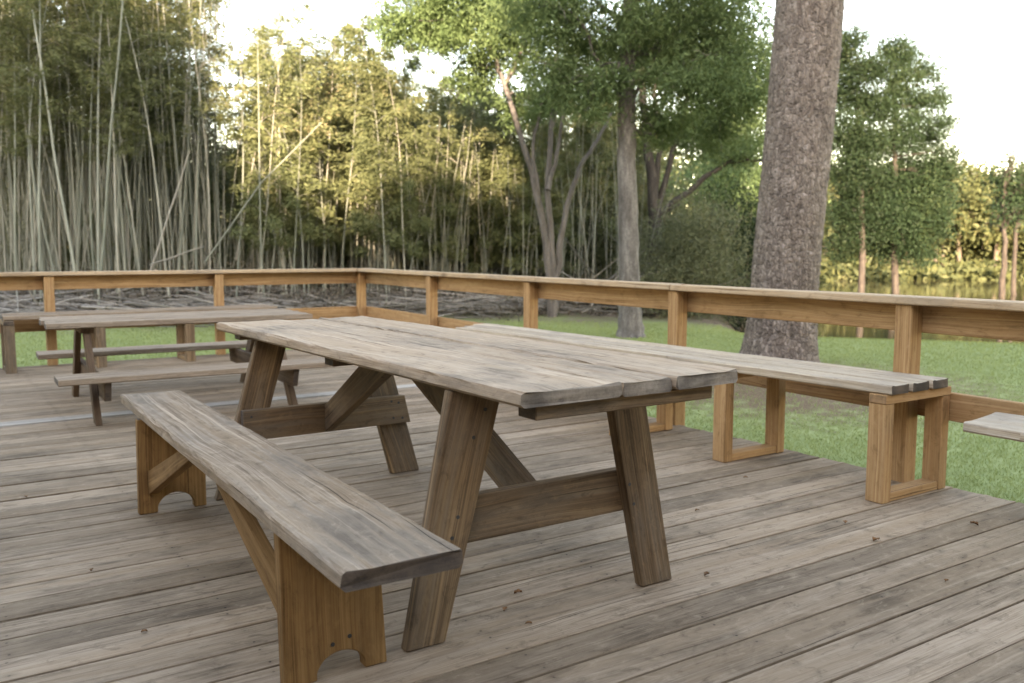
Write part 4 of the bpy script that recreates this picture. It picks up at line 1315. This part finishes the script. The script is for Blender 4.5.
for q in range(26):
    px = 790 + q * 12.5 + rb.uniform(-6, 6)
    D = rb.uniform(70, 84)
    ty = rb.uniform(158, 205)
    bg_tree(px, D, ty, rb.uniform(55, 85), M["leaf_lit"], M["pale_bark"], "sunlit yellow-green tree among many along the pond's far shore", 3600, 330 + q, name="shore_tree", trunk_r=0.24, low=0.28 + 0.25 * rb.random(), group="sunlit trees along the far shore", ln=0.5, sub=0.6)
# far woods closing the horizon
cl = []
for px in range(-150, 1350, 22):
    for z in np.arange(0.2, 11.5 if px < 760 else 5.4, 1.5):
        p = at(px + rb.uniform(-12, 12), 92 + rb.uniform(0, 10))
        cl.append(((p.x, p.y, z - 0.8), (2.6, 2.6, 1.4), 1.0))
for px in range(770, 1350, 9):
    p = at(px + rb.uniform(-5, 5), 72 + rb.uniform(0, 10)); cl.append(((p.x, p.y, rb.uniform(-0.9, 0.6)), (1.3, 1.3, 0.7), 0.35))
for px in range(770, 1350, 7):
    p = at(px + rb.uniform(-4, 4), 67.5 + rb.uniform(0, 4)); cl.append(((p.x, p.y, -1.15 + rb.uniform(0.0, 0.5)), (0.9, 0.9, 0.45), 0.25))
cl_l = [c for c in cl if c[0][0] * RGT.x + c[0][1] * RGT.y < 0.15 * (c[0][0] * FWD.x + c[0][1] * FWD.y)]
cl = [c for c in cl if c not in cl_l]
me = foliage("far_wood", cl_l, 100000, 0.75, 0.32, M["leaf_far"], 10, sub=0.8, shell=0.2)  # left part gets the dark leaf colour in place of shade
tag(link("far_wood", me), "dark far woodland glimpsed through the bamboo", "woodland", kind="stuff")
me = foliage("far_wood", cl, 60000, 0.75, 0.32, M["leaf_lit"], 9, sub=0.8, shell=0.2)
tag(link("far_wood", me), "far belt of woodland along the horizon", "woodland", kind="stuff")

# ================================================================== grass blades on the lawn
n = 300000
r = np.random.default_rng(77)
dd = 3.2 + 15 * r.random(n) ** 1.25
an = R(-30) + r.random(n) * R(66)
s_ = np.tan(an) * dd
X = FWD.x * dd + RGT.x * s_; Y = FWD.y * dd + RGT.y * s_
keep = ~((X < np.where(Y < 4.2, 4.10, 4.10 + 0.058 * (Y - 4.2))) & (Y < DY1 + 0.02))
pdist = np.hypot(X - LITTER.x, Y - LITTER.y)
keep &= (pdist > 2.0 + r.normal(size=n) * 0.5) | (r.random(n) < 0.15)
keep &= np.hypot(X, Y) < 18.3 + r.normal(size=n) * 0.9
X, Y = X[keep], Y[keep]; n = len(X)
Z = ground_z(X, Y)
P = np.stack([X, Y, Z - 0.005], -1)
D = np.stack([r.normal(size=n) * 0.55, r.normal(size=n) * 0.55, np.ones(n)], -1)
dist = np.hypot(X, Y)
V, F = leaves_np(P, D, r.uniform(0.018, 0.048, n), 0.0022 + 0.0006 * dist, r)
M["grass"] = leafmat("grass_blade", (0.185, 0.225, 0.085), (0.25, 0.300, 0.118), (0.31, 0.345, 0.16), trans=0.35)
tag(link("grass", mesh_np("grass", V, F, M["grass"])), "short green lawn grass around the deck", "grass", kind="stuff")

# ================================================================== unseen shade makers: added house left and behind, bluff shape blocking the low sun
shade_building = thing("shade_building", "unseen timber house added to shade the deck from the left and behind", "sky blocker", (-6, 2, 0))
M["siding"] = wood("brown_siding", (0.06, 0.045, 0.034), (0.12, 0.094, 0.071), (0.18, 0.142, 0.112), stain=0.2)
M["roof"] = flat("grey_shingles", (0.10, 0.095, 0.09), 0.9)
mb = MB(); mb.box((-9.0, -6.0, LAWN_Z), (-3.25, 8.5, 3.0), (0, 1, 0), 0)  # unseen wing added to dim the light from the left
mb.build("wall", [M["siding"], M["end"]], shade_building)
v = [(-9.4, -6.4, 3.01), (-2.6, -6.4, 3.01), (-2.6, 8.9, 3.01), (-9.4, 8.9, 3.01), (-6, -6.4, 4.9), (-6, 8.9, 4.9)]
mb = MB(); mb.add(v, [(0, 1, 2, 3), (1, 5, 2), (1, 4, 5), (1, 0, 4), (0, 3, 5, 4), (3, 2, 5)], (0, 1, 0))
mb.build("roof", [M["roof"]], shade_building)
mb = MB(); mb.box((-9.0, -12.0, LAWN_Z), (9.5, -6.05, 5.4), (1, 0, 0), 0)  # unseen rear block added to cut low light from behind
mb.build("wall", [M["siding"], M["end"]], shade_building)
v = [(-9.4, -12.4, 5.41), (10.0, -12.4, 5.41), (10.0, -5.4, 5.41), (-9.4, -5.4, 5.41), (-9.4, -9.0, 7.6), (10.0, -9.0, 7.6)]
mb = MB(); mb.add(v, [(0, 1, 2, 3), (0, 4, 5, 1), (2, 5, 4, 3), (0, 3, 4), (1, 5, 2)], (1, 0, 0))
mb.build("roof", [M["roof"]], shade_building)
us = np.arange(-70, 22, 1.0); ss = np.array([14, 20, 25, 28, 30, 35, 50, 80.0])
prof = np.array([0.0, 0.35, 0.72, 0.95, 1.0, 0.95, 0.7, 0.0])
rh = np.random.default_rng(3)
HT = np.where(us < -8.0, np.where(us < -26, 16.0, 20.1), 15.9 + 1.9 * sstep(-3.5, -0.8, us))  # ridge heights of the added mass set where its shade should end
HT = HT * (1 - sstep(10.5, 15.5, us)) + rh.normal(size=len(us)) * 0.35
Vh = np.array([(-0.622 * q + 0.783 * u, -0.783 * q - 0.622 * u, LAWN_Z - 0.5 + h_ * p_) for u, h_ in zip(us, HT) for q, p_ in zip(ss, prof)])
ns_ = len(ss)
ih = (np.arange(len(us) - 1)[:, None] * ns_ + np.arange(ns_ - 1)[None, :]).reshape(-1)
M["sun_blocker"] = flat("sun_blocker_green", (0.05, 0.065, 0.03), 0.95, 0.4, 0.4)
tag(link("unseen_bluff", mesh_np("unseen_bluff", Vh, np.stack([ih, ih + ns_, ih + ns_ + 1, ih + 1], -1), M["sun_blocker"])), "unseen bluff-shaped mass added behind the viewpoint to block the low sun", "sun_blocker", kind="structure")

# ================================================================== light
SUN_EL, SUN_AZ = R(14.0), math.atan2(-0.62, -0.78)       # azimuth of the sun measured from +Y towards +X
to_sun = Vector((math.sin(SUN_AZ) * math.cos(SUN_EL), math.cos(SUN_AZ) * math.cos(SUN_EL), math.sin(SUN_EL)))
sd = bpy.data.lights.new("sun", "SUN")
sd.energy = 2.8
sd.angle = R(0.5)
sd.color = (1.0, 0.95, 0.87)
so = bpy.data.objects.new("sun", sd); COL.objects.link(so)
so.rotation_euler = to_sun.to_track_quat("Z", "Y").to_euler()
so.location = (-10, -10, 20)
w = bpy.data.worlds.new("World"); S.world = w
w.use_nodes = True
nt = w.node_tree; nt.nodes.clear()
sk = nt.nodes.new("ShaderNodeTexSky"); sk.sky_type = "NISHITA"
sk.sun_disc = False
sk.sun_elevation = SUN_EL
sk.sun_rotation = SUN_AZ
sk.air_density = 1.0; sk.dust_density = 0.5; sk.ozone_density = 1.0
bg = nt.nodes.new("ShaderNodeBackground"); bg.inputs[1].default_value = 0.15
ou = nt.nodes.new("ShaderNodeOutputWorld")
nt.links.new(sk.outputs[0], bg.inputs[0]); nt.links.new(bg.outputs[0], ou.inputs[0])

S.view_settings.view_transform = "Standard"
S.view_settings.look = "None"
S.view_settings.exposure = 3.4
S.view_settings.use_white_balance = True
S.view_settings.white_balance_temperature = 9500
S.view_settings.white_balance_tint = 21
S.view_settings.gamma = 1.0
S.view_settings.use_curve_mapping = False
S.cycles.max_bounces = 6
S.cycles.diffuse_bounces = 3
S.cycles.transmission_bounces = 4
S.cycles.use_denoising = True
